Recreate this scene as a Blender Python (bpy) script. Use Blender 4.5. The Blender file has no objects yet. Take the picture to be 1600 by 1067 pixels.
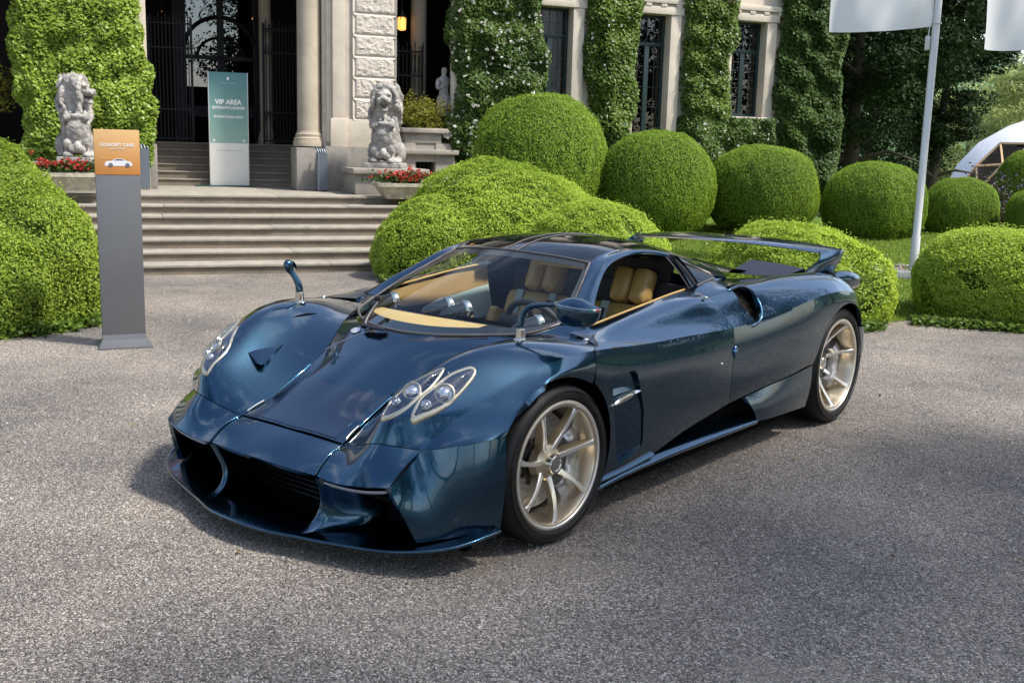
import bpy, bmesh, math, random
import numpy as np
from mathutils import Vector, Matrix, noise
rnd = random.Random(7)
scene = bpy.context.scene
COL = scene.collection

# ------------------------------------------------------------------ camera
cam_d = bpy.data.cameras.new('camera')
cam = bpy.data.objects.new('camera', cam_d)
COL.objects.link(cam)
scene.camera = cam
CAM = Vector((3.46405, -3.39361, 1.61139))
_yaw, _pit, _rol = math.radians(39.1136), math.radians(-10.3560), math.radians(1.53497)
_f = Vector((-math.sin(_yaw) * math.cos(_pit), math.cos(_yaw) * math.cos(_pit), math.sin(_pit)))
_r = _f.cross(Vector((0, 0, 1))).normalized()
_u = _r.cross(_f)
_r2 = _r * math.cos(_rol) + _u * math.sin(_rol)
_u2 = _u * math.cos(_rol) - _r * math.sin(_rol)
cam.matrix_world = Matrix(((_r2.x, _u2.x, -_f.x, CAM.x), (_r2.y, _u2.y, -_f.y, CAM.y), (_r2.z, _u2.z, -_f.z, CAM.z), (0, 0, 0, 1)))
cam_d.sensor_width = 36
cam_d.lens = 1668.178 / 1600 * 36
cam_d.clip_start = 0.05
cam_d.clip_end = 3000

# ------------------------------------------------------------------ light
SUN_EL, SUN_DIR = math.radians(56), Vector((0.93, 0.37, 0)).normalized()     # horizontal direction towards the sun
w = bpy.data.worlds.new('World')
scene.world = w
w.use_nodes = True
nt = w.node_tree
nt.nodes.clear()
sky = nt.nodes.new('ShaderNodeTexSky')
sky.sky_type = 'NISHITA'
sky.sun_disc = False
sky.sun_elevation = SUN_EL
sky.sun_rotation = math.atan2(SUN_DIR.x, SUN_DIR.y)
sky.air_density = 1.0
sky.dust_density = 2.0
sky.ozone_density = 1.0
bgn = nt.nodes.new('ShaderNodeBackground')
bgn.inputs['Strength'].default_value = 0.135
out = nt.nodes.new('ShaderNodeOutputWorld')
# soft white clouds over the clear sky
tc = nt.nodes.new('ShaderNodeTexCoord')
mp = nt.nodes.new('ShaderNodeMapping')
mp.inputs['Scale'].default_value = (1.6, 1.6, 3.2)
cn = nt.nodes.new('ShaderNodeTexNoise')
cn.inputs['Scale'].default_value = 1.7
cn.inputs['Detail'].default_value = 8
cn.inputs['Roughness'].default_value = 0.55
cr = nt.nodes.new('ShaderNodeValToRGB')
cr.color_ramp.elements[0].position = 0.54
cr.color_ramp.elements[1].position = 0.74
mx = nt.nodes.new('ShaderNodeMixRGB')
mx.inputs['Color2'].default_value = (7.0, 7.3, 7.8, 1)
nt.links.new(tc.outputs['Generated'], mp.inputs['Vector'])
nt.links.new(mp.outputs['Vector'], cn.inputs['Vector'])
nt.links.new(cn.outputs['Fac'], cr.inputs['Fac'])
nt.links.new(cr.outputs['Color'], mx.inputs['Fac'])
nt.links.new(sky.outputs['Color'], mx.inputs['Color1'])
nt.links.new(mx.outputs['Color'], bgn.inputs['Color'])
nt.links.new(bgn.outputs['Background'], out.inputs['Surface'])
sd = bpy.data.lights.new('sun', 'SUN')
sd.energy = 2.8
sd.angle = math.radians(5.0)
sd.color = (1.0, 0.955, 0.87)
sun = bpy.data.objects.new('sun', sd)
COL.objects.link(sun)
_sv = Vector((SUN_DIR.x * math.cos(SUN_EL), SUN_DIR.y * math.cos(SUN_EL), math.sin(SUN_EL)))
sun.rotation_euler = _sv.to_track_quat('Z', 'Y').to_euler()
sun.location = _sv * 40

scene.view_settings.view_transform = 'Standard'
scene.view_settings.look = 'None'
scene.view_settings.gamma = 1.0
scene.view_settings.use_curve_mapping = False
scene.view_settings.exposure = 1.18

# ------------------------------------------------------------------ helpers
def link(o, parent=None):
    COL.objects.link(o)
    if parent is not None:
        o.parent = parent
    return o

def tag(o, label=None, cat=None, group=None, kind=None):
    if label: o['label'] = label
    if cat: o['category'] = cat
    if group: o['group'] = group
    if kind: o['kind'] = kind
    return o

def empty(name, loc=(0, 0, 0), rotz=0.0, label=None, cat=None, group=None):
    o = bpy.data.objects.new(name, None)
    o.empty_display_size = 0.2
    o.location = loc
    o.rotation_euler = (0, 0, rotz)
    link(o)
    return tag(o, label, cat, group)

def mobj(name, bm, mat, parent=None, smooth=None, kind=None):
    me = bpy.data.meshes.new(name)
    bm.to_mesh(me)
    bm.free()
    mats = mat if isinstance(mat, (list, tuple)) else [mat]
    for m in mats:
        me.materials.append(m)
    if smooth is not None:
        me.shade_smooth()
        if smooth < 179:
            me.set_sharp_from_angle(angle=math.radians(smooth))
    o = bpy.data.objects.new(name, me)
    link(o, parent)
    if kind: o['kind'] = kind
    return o

def pyobj(name, verts, faces, mat, parent=None, smooth=None, kind=None):
    me = bpy.data.meshes.new(name)
    me.from_pydata([tuple(v) for v in verts], [], faces)
    me.materials.append(mat)
    if smooth is not None:
        me.shade_smooth()
        if smooth < 179:
            me.set_sharp_from_angle(angle=math.radians(smooth))
    o = bpy.data.objects.new(name, me)
    link(o, parent)
    if kind: o['kind'] = kind
    return o

def copy_tree(o, parent=None):
    c = o.copy()
    COL.objects.link(c)
    c.parent = parent
    for ch in o.children:
        copy_tree(ch, c)
    return c

def add_box(bm, lo, hi, M=None, bevel=0.0):
    r = bmesh.ops.create_cube(bm, size=1.0)
    vs = r['verts']
    lo, hi = Vector(lo), Vector(hi)
    c, s = (lo + hi) / 2, hi - lo
    for v in vs:
        v.co = Vector((v.co.x * s.x + c.x, v.co.y * s.y + c.y, v.co.z * s.z + c.z))
    if bevel > 0:
        es = list({e for v in vs for e in v.link_edges})
        rr = bmesh.ops.bevel(bm, geom=es, offset=bevel, segments=2, affect='EDGES', profile=0.6)
        vs = list({v for f in rr['faces'] for v in f.verts} | {v for v in vs if v.is_valid})
    if M is not None:
        for v in vs:
            v.co = M @ v.co
    return vs

def box(name, lo, hi, mat, parent=None, M=None, bevel=0.0, kind=None):
    bm = bmesh.new()
    add_box(bm, lo, hi, M, bevel)
    return mobj(name, bm, mat, parent, 40 if bevel else None, kind)

def ncs(P, n=None, ts=None, closed=False):
    """natural cubic spline through points (chord length) sampled n times"""
    P = np.asarray(P, float)
    if closed:
        k = len(P)
        Q = np.concatenate([P[-3:], P, P[:4]])
        d = np.linalg.norm(np.diff(Q, axis=0), axis=1)
        t = np.concatenate([[0], np.cumsum(d)])
        t0, t1 = t[3], t[3 + k]
        s = np.linspace(t0, t1, n, endpoint=False)
        return _ncs(t, Q, s)
    d = np.maximum(np.linalg.norm(np.diff(P, axis=0), axis=1), 1e-6)
    t = np.concatenate([[0], np.cumsum(d)])
    s = np.linspace(0, t[-1], n) if ts is None else np.asarray(ts) * t[-1]
    return _ncs(t, P, s)

def _ncs(t, P, s):
    n = len(t)
    if n == 2:
        a = ((s - t[0]) / (t[1] - t[0]))[:, None]
        return P[0] * (1 - a) + P[1] * a
    h = np.diff(t)
    A = np.zeros((n, n)); B = np.zeros((n, P.shape[1]))
    A[0, 0] = A[-1, -1] = 1
    for i in range(1, n - 1):
        A[i, i - 1], A[i, i], A[i, i + 1] = h[i - 1], 2 * (h[i - 1] + h[i]), h[i]
        B[i] = 3 * ((P[i + 1] - P[i]) / h[i] - (P[i] - P[i - 1]) / h[i - 1])
    c = np.linalg.solve(A, B)
    i = np.clip(np.searchsorted(t, s, side='right') - 1, 0, n - 2)
    dt = (s - t[i])[:, None]
    hh = h[i][:, None]
    b = (P[i + 1] - P[i]) / hh - hh * (2 * c[i] + c[i + 1]) / 3
    d = (c[i + 1] - c[i]) / (3 * hh)
    return P[i] + b * dt + c[i] * dt ** 2 + d * dt ** 3

def seg_spline(P, sub, crease=()):
    """spline through P with 'sub' pieces per span, broken into separate splines at crease indices; knots kept"""
    P = np.asarray(P, float)
    cuts = [0] + sorted(c for c in crease if 0 < c < len(P) - 1) + [len(P) - 1]
    outp = []
    for a, b in zip(cuts[:-1], cuts[1:]):
        Q = P[a:b + 1]
        d = np.maximum(np.linalg.norm(np.diff(Q, axis=0), axis=1), 1e-6)
        t = np.concatenate([[0], np.cumsum(d)])
        s = np.concatenate([np.linspace(t[i], t[i + 1], sub, endpoint=False) for i in range(len(Q) - 1)])
        outp.append(_ncs(t, Q, s))
    outp.append(P[-1:])
    return np.concatenate(outp)

def loft(rows, sr=6, sc=6, cr=(), cc=()):
    """rows: R x C x 3 control points -> dense grid"""
    G = np.asarray(rows, float)
    G1 = np.stack([seg_spline(G[r], sc, cc) for r in range(G.shape[0])])
    G2 = np.stack([seg_spline(G1[:, c], sr, cr) for c in range(G1.shape[1])], axis=1)
    return G2

def grid_bm(G, flip=False, bm=None):
    bm = bm or bmesh.new()
    R, C = G.shape[:2]
    V = [[bm.verts.new(G[i, j]) for j in range(C)] for i in range(R)]
    for i in range(R - 1):
        for j in range(C - 1):
            q = [V[i][j], V[i + 1][j], V[i + 1][j + 1], V[i][j + 1]]
            if flip: q.reverse()
            try: bm.faces.new(q)
            except ValueError: pass
    return bm

def mir(G):
    H = np.array(G, float).copy()
    H[..., 0] *= -1
    return H

def cut(bm, g, keep=1):
    """split the mesh where g(co)=0 and delete the side with sign -keep; returns nothing"""
    bm.verts.index_update()
    val = {v: g(v.co) for v in bm.verts}
    for v in list(val):
        if abs(val[v]) < 1e-5: val[v] = 1e-5
    on = set()
    for e in list(bm.edges):
        a, b = e.verts
        if val[a] * val[b] < 0:
            pa, pb = a.co.copy(), b.co.copy()
            lo, hi = 0.0, 1.0
            sa = val[a] > 0
            for _ in range(14):
                m = (lo + hi) / 2
                if (g(pa.lerp(pb, m)) > 0) == sa: lo = m
                else: hi = m
            ne, nv = bmesh.utils.edge_split(e, a, (lo + hi) / 2)
            val[nv] = 0.0
            on.add(nv)
    for f in list(bm.faces):
        vs = [v for v in f.verts if v in on]
        if len(vs) == 2:
            try: bmesh.utils.face_split(f, vs[0], vs[1])
            except ValueError: pass
    dele = []
    for f in bm.faces:
        s = sum(val.get(v, 0.0) for v in f.verts)
        if s * keep < 0: dele.append(f)
    bmesh.ops.delete(bm, geom=dele, context='FACES')

def poly_g(poly, ia=1, ib=2):
    """convex polygon in coordinates (ia, ib): g<0 inside"""
    pts = [Vector(p) for p in poly]
    area = sum(pts[i].x * pts[(i + 1) % len(pts)].y - pts[(i + 1) % len(pts)].x * pts[i].y for i in range(len(pts)))
    if area < 0: pts.reverse()
    hp = []
    for i in range(len(pts)):
        d = (pts[(i + 1) % len(pts)] - pts[i]).normalized()
        hp.append((d.y, -d.x, pts[i]))
    def g(co):
        return max(nx * (co[ia] - p.x) + ny * (co[ib] - p.y) for nx, ny, p in hp)
    return g

def flange(bm, depth, test=None):
    """fold every open border inwards (against the vertex normals) so a panel shows thickness"""
    bm.normal_update()
    es = [e for e in bm.edges if e.is_boundary and (test is None or (test(e.verts[0].co) and test(e.verts[1].co)))]
    nrm = {}
    for e in es:
        for v in e.verts: nrm[v] = v.normal.copy()
    r = bmesh.ops.extrude_edge_only(bm, edges=es)
    nv = [v for v in r['geom'] if isinstance(v, bmesh.types.BMVert)]
    old = list(nrm)
    for v in nv:
        o = min(old, key=lambda q: (q.co - v.co).length_squared) if len(old) < 4000 else None
        v.co -= nrm[o] * depth

def tube(bm, pts, rad, seg=8, cap=True, flat=None):
    """round bar through points; rad number or list"""
    P = [Vector(p) for p in pts]
    n = len(P)
    rads = rad if isinstance(rad, (list, tuple, np.ndarray)) else [rad] * n
    rings = []
    up = Vector((0, 0, 1))
    prev = None
    for i in range(n):
        t = (P[min(i + 1, n - 1)] - P[max(i - 1, 0)])
        if t.length < 1e-9: t = Vector((0, 0, 1))
        t.normalize()
        if prev is None:
            a = up if abs(t.dot(up)) < 0.95 else Vector((1, 0, 0))
            x = t.cross(a).normalized()
        else:
            x = (prev - t * prev.dot(t))
            x = x.normalized() if x.length > 1e-6 else t.orthogonal().normalized()
        prev = x
        y = t.cross(x)
        ring = []
        for k in range(seg):
            a = 2 * math.pi * k / seg
            fy = flat if flat else 1.0
            ring.append(bm.verts.new(P[i] + x * (math.cos(a) * rads[i]) + y * (math.sin(a) * rads[i] * fy)))
        rings.append(ring)
    for i in range(n - 1):
        for k in range(seg):
            bm.faces.new((rings[i][k], rings[i][(k + 1) % seg], rings[i + 1][(k + 1) % seg], rings[i + 1][k]))
    if cap:
        bm.faces.new(list(reversed(rings[0])))
        bm.faces.new(rings[-1])
    return rings

def lathe(bm, prof, seg=32, M=None, close=False):
    """prof: list of (r, h) turned about Z (or about M's Z)"""
    rings = []
    for r, h in prof:
        ring = []
        for k in range(seg):
            a = 2 * math.pi * k / seg
            v = Vector((r * math.cos(a), r * math.sin(a), h))
            ring.append(bm.verts.new(M @ v if M else v))
        rings.append(ring)
    m = len(rings)
    for i in range(m if close else m - 1):
        A, B = rings[i], rings[(i + 1) % m]
        for k in range(seg):
            bm.faces.new((A[k], A[(k + 1) % seg], B[(k + 1) % seg], B[k]))
    return rings

def prism(bm, poly, z0, z1, M=None):
    a = [bm.verts.new((M @ Vector((x, y, z0))) if M else (x, y, z0)) for x, y in poly]
    b = [bm.verts.new((M @ Vector((x, y, z1))) if M else (x, y, z1)) for x, y in poly]
    n = len(poly)
    bm.faces.new(list(reversed(a)))
    bm.faces.new(b)
    for i in range(n):
        bm.faces.new((a[i], a[(i + 1) % n], b[(i + 1) % n], b[i]))

# ------------------------------------------------------------------ materials
MATS = {}
def new_mat(name):
    m = bpy.data.materials.new(name)
    m.use_nodes = True
    n = m.node_tree.nodes
    return m, n, m.node_tree.links, n['Principled BSDF']

def simple(name, col, rough=0.5, metal=0.0, coat=0.0, noise_amt=0.0, nscale=20.0, bump=0.0, bscale=80.0, spec=None, alpha=None, trans=None, emis=None, coord='Object'):
    if name in MATS: return MATS[name]
    m, n, l, b = new_mat(name)
    b.inputs['Base Color'].default_value = (*col, 1)
    b.inputs['Roughness'].default_value = rough
    b.inputs['Metallic'].default_value = metal
    b.inputs['Coat Weight'].default_value = coat
    b.inputs['Coat Roughness'].default_value = 0.03
    if spec is not None: b.inputs['Specular IOR Level'].default_value = spec
    if trans: b.inputs['Transmission Weight'].default_value = trans
    if emis:
        b.inputs['Emission Color'].default_value = (*emis[0], 1)
        b.inputs['Emission Strength'].default_value = emis[1]
    if noise_amt or bump:
        tc = n.new('ShaderNodeTexCoord')
        if noise_amt:
            t = n.new('ShaderNodeTexNoise')
            t.inputs['Scale'].default_value = nscale
            t.inputs['Detail'].default_value = 6
            t.inputs['Roughness'].default_value = 0.65
            r = n.new('ShaderNodeValToRGB')
            e = r.color_ramp.elements
            e[0].position, e[1].position = 0.3, 0.72
            e[0].color = (*[c * (1 - noise_amt) for c in col], 1)
            e[1].color = (*[min(1, c * (1 + noise_amt)) for c in col], 1)
            l.new(tc.outputs[coord], t.inputs['Vector'])
            l.new(t.outputs['Fac'], r.inputs['Fac'])
            l.new(r.outputs['Color'], b.inputs['Base Color'])
        if bump:
            t2 = n.new('ShaderNodeTexNoise')
            t2.inputs['Scale'].default_value = bscale
            t2.inputs['Detail'].default_value = 5
            bp = n.new('ShaderNodeBump')
            bp.inputs['Strength'].default_value = bump
            bp.inputs['Distance'].default_value = 0.02
            l.new(tc.outputs[coord], t2.inputs['Vector'])
            l.new(t2.outputs['Fac'], bp.inputs['Height'])
            l.new(bp.outputs['Normal'], b.inputs['Normal'])
    MATS[name] = m
    return m

def carbon_mat():
    m, n, l, b = new_mat('blue_carbon_weave')
    tc = n.new('ShaderNodeTexCoord')
    sx = n.new('ShaderNodeSeparateXYZ')
    l.new(tc.outputs['Object'], sx.inputs['Vector'])
    ab = n.new('ShaderNodeMath'); ab.operation = 'ABSOLUTE'
    l.new(sx.outputs['X'], ab.inputs[0])
    def lin(a, bb, c):
        m1 = n.new('ShaderNodeMath'); m1.operation = 'MULTIPLY'; m1.inputs[1].default_value = a
        m2 = n.new('ShaderNodeMath'); m2.operation = 'MULTIPLY_ADD'; m2.inputs[1].default_value = bb
        m3 = n.new('ShaderNodeMath'); m3.operation = 'MULTIPLY_ADD'; m3.inputs[1].default_value = c
        l.new(ab.outputs[0], m1.inputs[0])
        l.new(sx.outputs['Y'], m2.inputs[0]); l.new(m1.outputs[0], m2.inputs[2])
        l.new(sx.outputs['Z'], m3.inputs[0]); l.new(m2.outputs[0], m3.inputs[2])
        return m3
    def wave(node, per):
        k = n.new('ShaderNodeMath'); k.operation = 'MULTIPLY'; k.inputs[1].default_value = 2 * math.pi / per
        s = n.new('ShaderNodeMath'); s.operation = 'SINE'
        l.new(node.outputs[0], k.inputs[0]); l.new(k.outputs[0], s.inputs[0])
        h = n.new('ShaderNodeMath'); h.operation = 'MULTIPLY_ADD'; h.inputs[1].default_value = 0.5; h.inputs[2].default_value = 0.5
        l.new(s.outputs[0], h.inputs[0])
        return h
    w1 = wave(lin(0.28, 0.55, 1.0), 0.0098)
    w2 = wave(lin(0.9, 1.0, -0.35), 0.0085)
    mul = n.new('ShaderNodeMath'); mul.operation = 'MULTIPLY_ADD'; mul.inputs[1].default_value = 0.10
    l.new(w2.outputs[0], mul.inputs[0]); l.new(w1.outputs[0], mul.inputs[2])
    mp = n.new('ShaderNodeMapRange'); mp.inputs['From Max'].default_value = 1.1
    l.new(mul.outputs[0], mp.inputs['Value'])
    r = n.new('ShaderNodeValToRGB')
    e = r.color_ramp.elements
    e[0].position, e[1].position = 0.15, 0.9
    e[0].color = (0.0018, 0.0120, 0.0250, 1)
    e[1].color = (0.0200, 0.104, 0.185, 1)
    l.new(mp.outputs['Result'], r.inputs['Fac'])
    l.new(r.outputs['Color'], b.inputs['Base Color'])
    b.inputs['Metallic'].default_value = 1.0
    b.inputs['Roughness'].default_value = 0.23
    b.inputs['Coat Weight'].default_value = 1.0
    b.inputs['Coat Roughness'].default_value = 0.015
    b.inputs['Coat IOR'].default_value = 1.5
    # very slight orange-peel in the lacquer
    t2 = n.new('ShaderNodeTexNoise'); t2.inputs['Scale'].default_value = 9
    bp = n.new('ShaderNodeBump'); bp.inputs['Strength'].default_value = 0.012; bp.inputs['Distance'].default_value = 0.05
    l.new(tc.outputs['Object'], t2.inputs['Vector']); l.new(t2.outputs['Fac'], bp.inputs['Height'])
    l.new(bp.outputs['Normal'], b.inputs['Coat Normal'])
    return m

def glass_mat(name, tint=(0.9, 0.95, 0.93), rough=0.0, refl=1.0):
    """thin pane: mostly clear with a fresnel reflection"""
    m = bpy.data.materials.new(name); m.use_nodes = True
    n, l = m.node_tree.nodes, m.node_tree.links
    n.clear()
    o = n.new('ShaderNodeOutputMaterial')
    t = n.new('ShaderNodeBsdfTransparent'); t.inputs['Color'].default_value = (*tint, 1)
    g = n.new('ShaderNodeBsdfGlossy'); g.inputs['Roughness'].default_value = rough
    f = n.new('ShaderNodeLayerWeight'); f.inputs['Blend'].default_value = 0.5
    pw = n.new('ShaderNodeMath'); pw.operation = 'POWER'; pw.inputs[1].default_value = 4.6
    l.new(f.outputs['Facing'], pw.inputs[0])
    k = n.new('ShaderNodeMath'); k.operation = 'MULTIPLY_ADD'; k.inputs[1].default_value = 0.9 * refl; k.inputs[2].default_value = 0.045 * refl; k.use_clamp = True
    mixs = n.new('ShaderNodeMixShader')
    l.new(pw.outputs[0], k.inputs[0]); l.new(k.outputs[0], mixs.inputs['Fac'])
    l.new(t.outputs[0], mixs.inputs[1]); l.new(g.outputs[0], mixs.inputs[2])
    l.new(mixs.outputs[0], o.inputs['Surface'])
    return m

# ================================================================== setting: gravel court, lawn, sky-side
def stone_mat(name, col, var=0.18, scale=3.0, fine=60, bump=0.35, dirt=0.35, rough=0.85):
    if name in MATS: return MATS[name]
    m, n, l, b = new_mat(name)
    tc = n.new('ShaderNodeTexCoord')
    t1 = n.new('ShaderNodeTexNoise'); t1.inputs['Scale'].default_value = scale; t1.inputs['Detail'].default_value = 8; t1.inputs['Roughness'].default_value = .7
    t2 = n.new('ShaderNodeTexNoise'); t2.inputs['Scale'].default_value = fine; t2.inputs['Detail'].default_value = 4
    r1 = n.new('ShaderNodeValToRGB'); e = r1.color_ramp.elements
    e[0].position, e[1].position = .34, .64
    e[0].color = (*[c * (1 - dirt) for c in col], 1); e[1].color = (*[min(1, c * (1 + var * .4)) for c in col], 1)
    mx = n.new('ShaderNodeMixRGB'); mx.blend_type = 'MULTIPLY'; mx.inputs['Fac'].default_value = .8
    r2 = n.new('ShaderNodeValToRGB'); e = r2.color_ramp.elements
    e[0].position, e[1].position = .3, .7
    e[0].color = (1 - var, 1 - var, 1 - var, 1); e[1].color = (1, 1, 1, 1)
    l.new(tc.outputs['Object'], t1.inputs['Vector']); l.new(tc.outputs['Object'], t2.inputs['Vector'])
    l.new(t1.outputs['Fac'], r1.inputs['Fac']); l.new(t2.outputs['Fac'], r2.inputs['Fac'])
    l.new(r1.outputs['Color'], mx.inputs['Color1']); l.new(r2.outputs['Color'], mx.inputs['Color2'])
    l.new(mx.outputs['Color'], b.inputs['Base Color'])
    b.inputs['Roughness'].default_value = rough
    bp = n.new('ShaderNodeBump'); bp.inputs['Strength'].default_value = bump; bp.inputs['Distance'].default_value = .015
    l.new(t2.outputs['Fac'], bp.inputs['Height']); l.new(bp.outputs['Normal'], b.inputs['Normal'])
    MATS[name] = m
    return m

def gravel_mat():
    m, n, l, b = new_mat('grey_gravel')
    tc = n.new('ShaderNodeTexCoord')
    def vor(scale):
        v = n.new('ShaderNodeTexVoronoi'); v.inputs['Scale'].default_value = scale
        l.new(tc.outputs['Object'], v.inputs['Vector']); return v
    v1, v2 = vor(170), vor(70)
    sep = n.new('ShaderNodeSeparateColor'); l.new(v1.outputs['Color'], sep.inputs['Color'])
    r = n.new('ShaderNodeValToRGB'); e = r.color_ramp.elements
    e[0].position, e[1].position = 0.0, 1.0
    e[0].color = (.060, .058, .058, 1); e[1].color = (.62, .605, .585, 1)
    k = r.color_ramp.elements.new(.45); k.color = (.200, .194, .190, 1)
    k = r.color_ramp.elements.new(.8); k.color = (.30, .29, .282, 1)
    l.new(sep.outputs['Red'], r.inputs['Fac'])
    big = n.new('ShaderNodeTexNoise'); big.inputs['Scale'].default_value = .55; big.inputs['Detail'].default_value = 7; big.inputs['Roughness'].default_value = .6
    l.new(tc.outputs['Object'], big.inputs['Vector'])
    rb = n.new('ShaderNodeValToRGB'); e = rb.color_ramp.elements
    e[0].position, e[1].position = .36, .64
    e[0].color = (.68, .64, .60, 1); e[1].color = (1.36, 1.22, 1.06, 1)
    l.new(big.outputs['Fac'], rb.inputs['Fac'])
    mx = n.new('ShaderNodeMixRGB'); mx.blend_type = 'MULTIPLY'; mx.inputs['Fac'].default_value = 1
    l.new(r.outputs['Color'], mx.inputs['Color1']); l.new(rb.outputs['Color'], mx.inputs['Color2'])
    # worn sandy patches
    sp = n.new('ShaderNodeTexNoise'); sp.inputs['Scale'].default_value = 1.3; sp.inputs['Detail'].default_value = 9; sp.inputs['Roughness'].default_value = .72
    l.new(tc.outputs['Object'], sp.inputs['Vector'])
    rs = n.new('ShaderNodeValToRGB'); e = rs.color_ramp.elements
    e[0].position, e[1].position = .54, .68
    e[0].color = (0, 0, 0, 1); e[1].color = (.6, .6, .6, 1)
    l.new(sp.outputs['Fac'], rs.inputs['Fac'])
    mx2 = n.new('ShaderNodeMixRGB'); mx2.inputs['Color2'].default_value = (.32, .28, .225, 1)
    l.new(rs.outputs['Color'], mx2.inputs['Fac']); l.new(mx.outputs['Color'], mx2.inputs['Color1'])
    l.new(mx2.outputs['Color'], b.inputs['Base Color'])
    b.inputs['Roughness'].default_value = .9
    b.inputs['Specular IOR Level'].default_value = .25
    bp = n.new('ShaderNodeBump'); bp.inputs['Strength'].default_value = .85; bp.inputs['Distance'].default_value = .012; bp.invert = True
    l.new(v1.outputs['Distance'], bp.inputs['Height'])
    bp2 = n.new('ShaderNodeBump'); bp2.inputs['Strength'].default_value = .4; bp2.inputs['Distance'].default_value = .02; bp2.invert = True
    l.new(v2.outputs['Distance'], bp2.inputs['Height']); l.new(bp.outputs['Normal'], bp2.inputs['Normal'])
    l.new(bp2.outputs['Normal'], b.inputs['Normal'])
    return m

FH = Vector((_f.x, _f.y, 0)).normalized()
RH = Vector((_r.x, _r.y, 0)).normalized()
def dl(x, y): return (x - CAM.x) * FH.x + (y - CAM.y) * FH.y          # distance ahead of the camera
def sstep(t): t = min(1, max(0, t)); return t * t * (3 - 2 * t)
def ground_z(x, y): return -1.5 * sstep((dl(x, y) - 21) / 22)
GRAVEL = gravel_mat()
# ground sheet, finer where it dips towards the lake side
def axis_pts(c):
    return sorted({round(c + s * v, 3) for s in (1, -1) for v in (0, 2, 4, 6, 8, 10, 12, 14, 16, 18, 20, 23, 26, 29, 32, 36, 40, 46, 54, 70, 100, 160, 260, 420)})
xs_, ys_ = axis_pts(-4), axis_pts(8)
V_ = [(x, y, ground_z(x, y)) for y in ys_ for x in xs_]
nx_ = len(xs_)
F_ = [(j * nx_ + i, j * nx_ + i + 1, (j + 1) * nx_ + i + 1, (j + 1) * nx_ + i) for j in range(len(ys_) - 1) for i in range(nx_ - 1)]
g_ = pyobj('ground', V_, F_, GRAVEL, None, 180, 'structure')

# ---- lawn: a low bank rising from the court to the clipped yews
GRASS = simple('lawn_soil', (.085, .14, .022), .95, 0, 0, .35, 6, .5, 150, spec=.1)
def lawn_z(x, y):
    q = dl(x, y)
    return .012 + .10 * min(4.3, max(0, q - 12.0)) - 1.95 * sstep((q - 20) / 20) + ground_z(x, y) * 0
LAWN_N = (-.96, .28)      # court edge of the lawn
def px_w(px, q):
    """ground point at image column px (photo width 1600) and q metres ahead of the camera"""
    t = (px - 800) / 1668.178
    return CAM.x + FH.x * q + RH.x * t * q * 1.0, CAM.y + FH.y * q + RH.y * t * q * 1.0
bm = bmesh.new()
cols = 40; rows_ = 26
grid = []
for i in range(rows_ + 1):
    row = []
    for j in range(cols + 1):
        u = j / cols
        px = 560 + u * 1500
        # front edge follows the bushes
        qe = np.interp(px, [560, 760, 1000, 1200, 1330, 1400, 1470, 1600, 2100], [14.2, 13.6, 12.6, 11.6, 10.3, 10.4, 10.9, 10.6, 10.2])
        q = qe + (34 - qe) * (i / rows_) ** 1.5
        x, y = px_w(px, q)
        z = lawn_z(x, y) if i else .004
        if i == 1: z = max(.02, lawn_z(x, y))
        row.append(bm.verts.new((x, y, z)))
    grid.append(row)
for i in range(rows_):
    for j in range(cols):
        bm.faces.new((grid[i][j], grid[i][j + 1], grid[i + 1][j + 1], grid[i + 1][j]))
mobj('lawn', bm, GRASS, None, 180, 'structure')

# ---- distant green hill and lake-side haze backdrop as real terrain
bm = bmesh.new()
hr = []
for i in range(7):
    row = []
    for j in range(41):
        a = math.radians(-70 + 140 * j / 40)
        R0 = 160 + i * 60
        ca, sa = math.cos(a), math.sin(a)
        x = CAM.x + (FH.x * ca + RH.x * sa) * R0
        y = CAM.y + (FH.y * ca + RH.y * sa) * R0
        h = -2 + (i / 6) * (60 + 28 * math.sin(a * 5 + 1) + 16 * math.sin(a * 11)) 
        row.append(bm.verts.new((x, y, h if i else -3)))
    hr.append(row)
for i in range(6):
    for j in range(40):
        bm.faces.new((hr[i][j], hr[i][j + 1], hr[i + 1][j + 1], hr[i + 1][j]))
mobj('hill', bm, simple('hill_woods', (.06, .10, .045), .95, 0, 0, .45, .05, spec=.05), None, 180, 'structure')

# loose pebbles lying on the packed gravel near the camera
rs = np.random.RandomState(3)
n = 7000
tpx = rs.uniform(-100, 1700, n); q = 2.6 + 7.0 * rs.uniform(0, 1, n) ** 1.5
t_ = (tpx - 800) / 1668.178
X = CAM.x + FH.x * q + RH.x * t_ * q; Y = CAM.y + FH.y * q + RH.y * t_ * q
R_ = rs.uniform(.0035, .0075, n) * rs.choice([1, 1, 1, 1.5], n)
base = np.array([[1, 0, 0], [-.5, .87, 0], [-.5, -.87, 0], [.45, .25, .75], [-.5, .1, .7], [.05, -.5, .8]])
fc = np.array([[0, 1, 3], [1, 4, 3], [1, 2, 4], [2, 5, 4], [2, 0, 5], [0, 3, 5], [3, 4, 5]])
V = base[None] * (R_[:, None, None] * rs.uniform(.7, 1.3, (n, 6, 3)))
a = rs.uniform(0, 6.28, n); ca, sa = np.cos(a)[:, None], np.sin(a)[:, None]
V = np.stack([V[..., 0] * ca - V[..., 1] * sa, V[..., 0] * sa + V[..., 1] * ca, V[..., 2]], -1)
V += np.stack([X, Y, np.full(n, .0005)], 1)[:, None]
Fc = (fc[None] + (np.arange(n) * 6)[:, None, None]).reshape(-1, 3)
me = bpy.data.meshes.new('pebbles')
me.vertices.add(n * 6); me.vertices.foreach_set('co', V.astype(np.float32).ravel())
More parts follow.
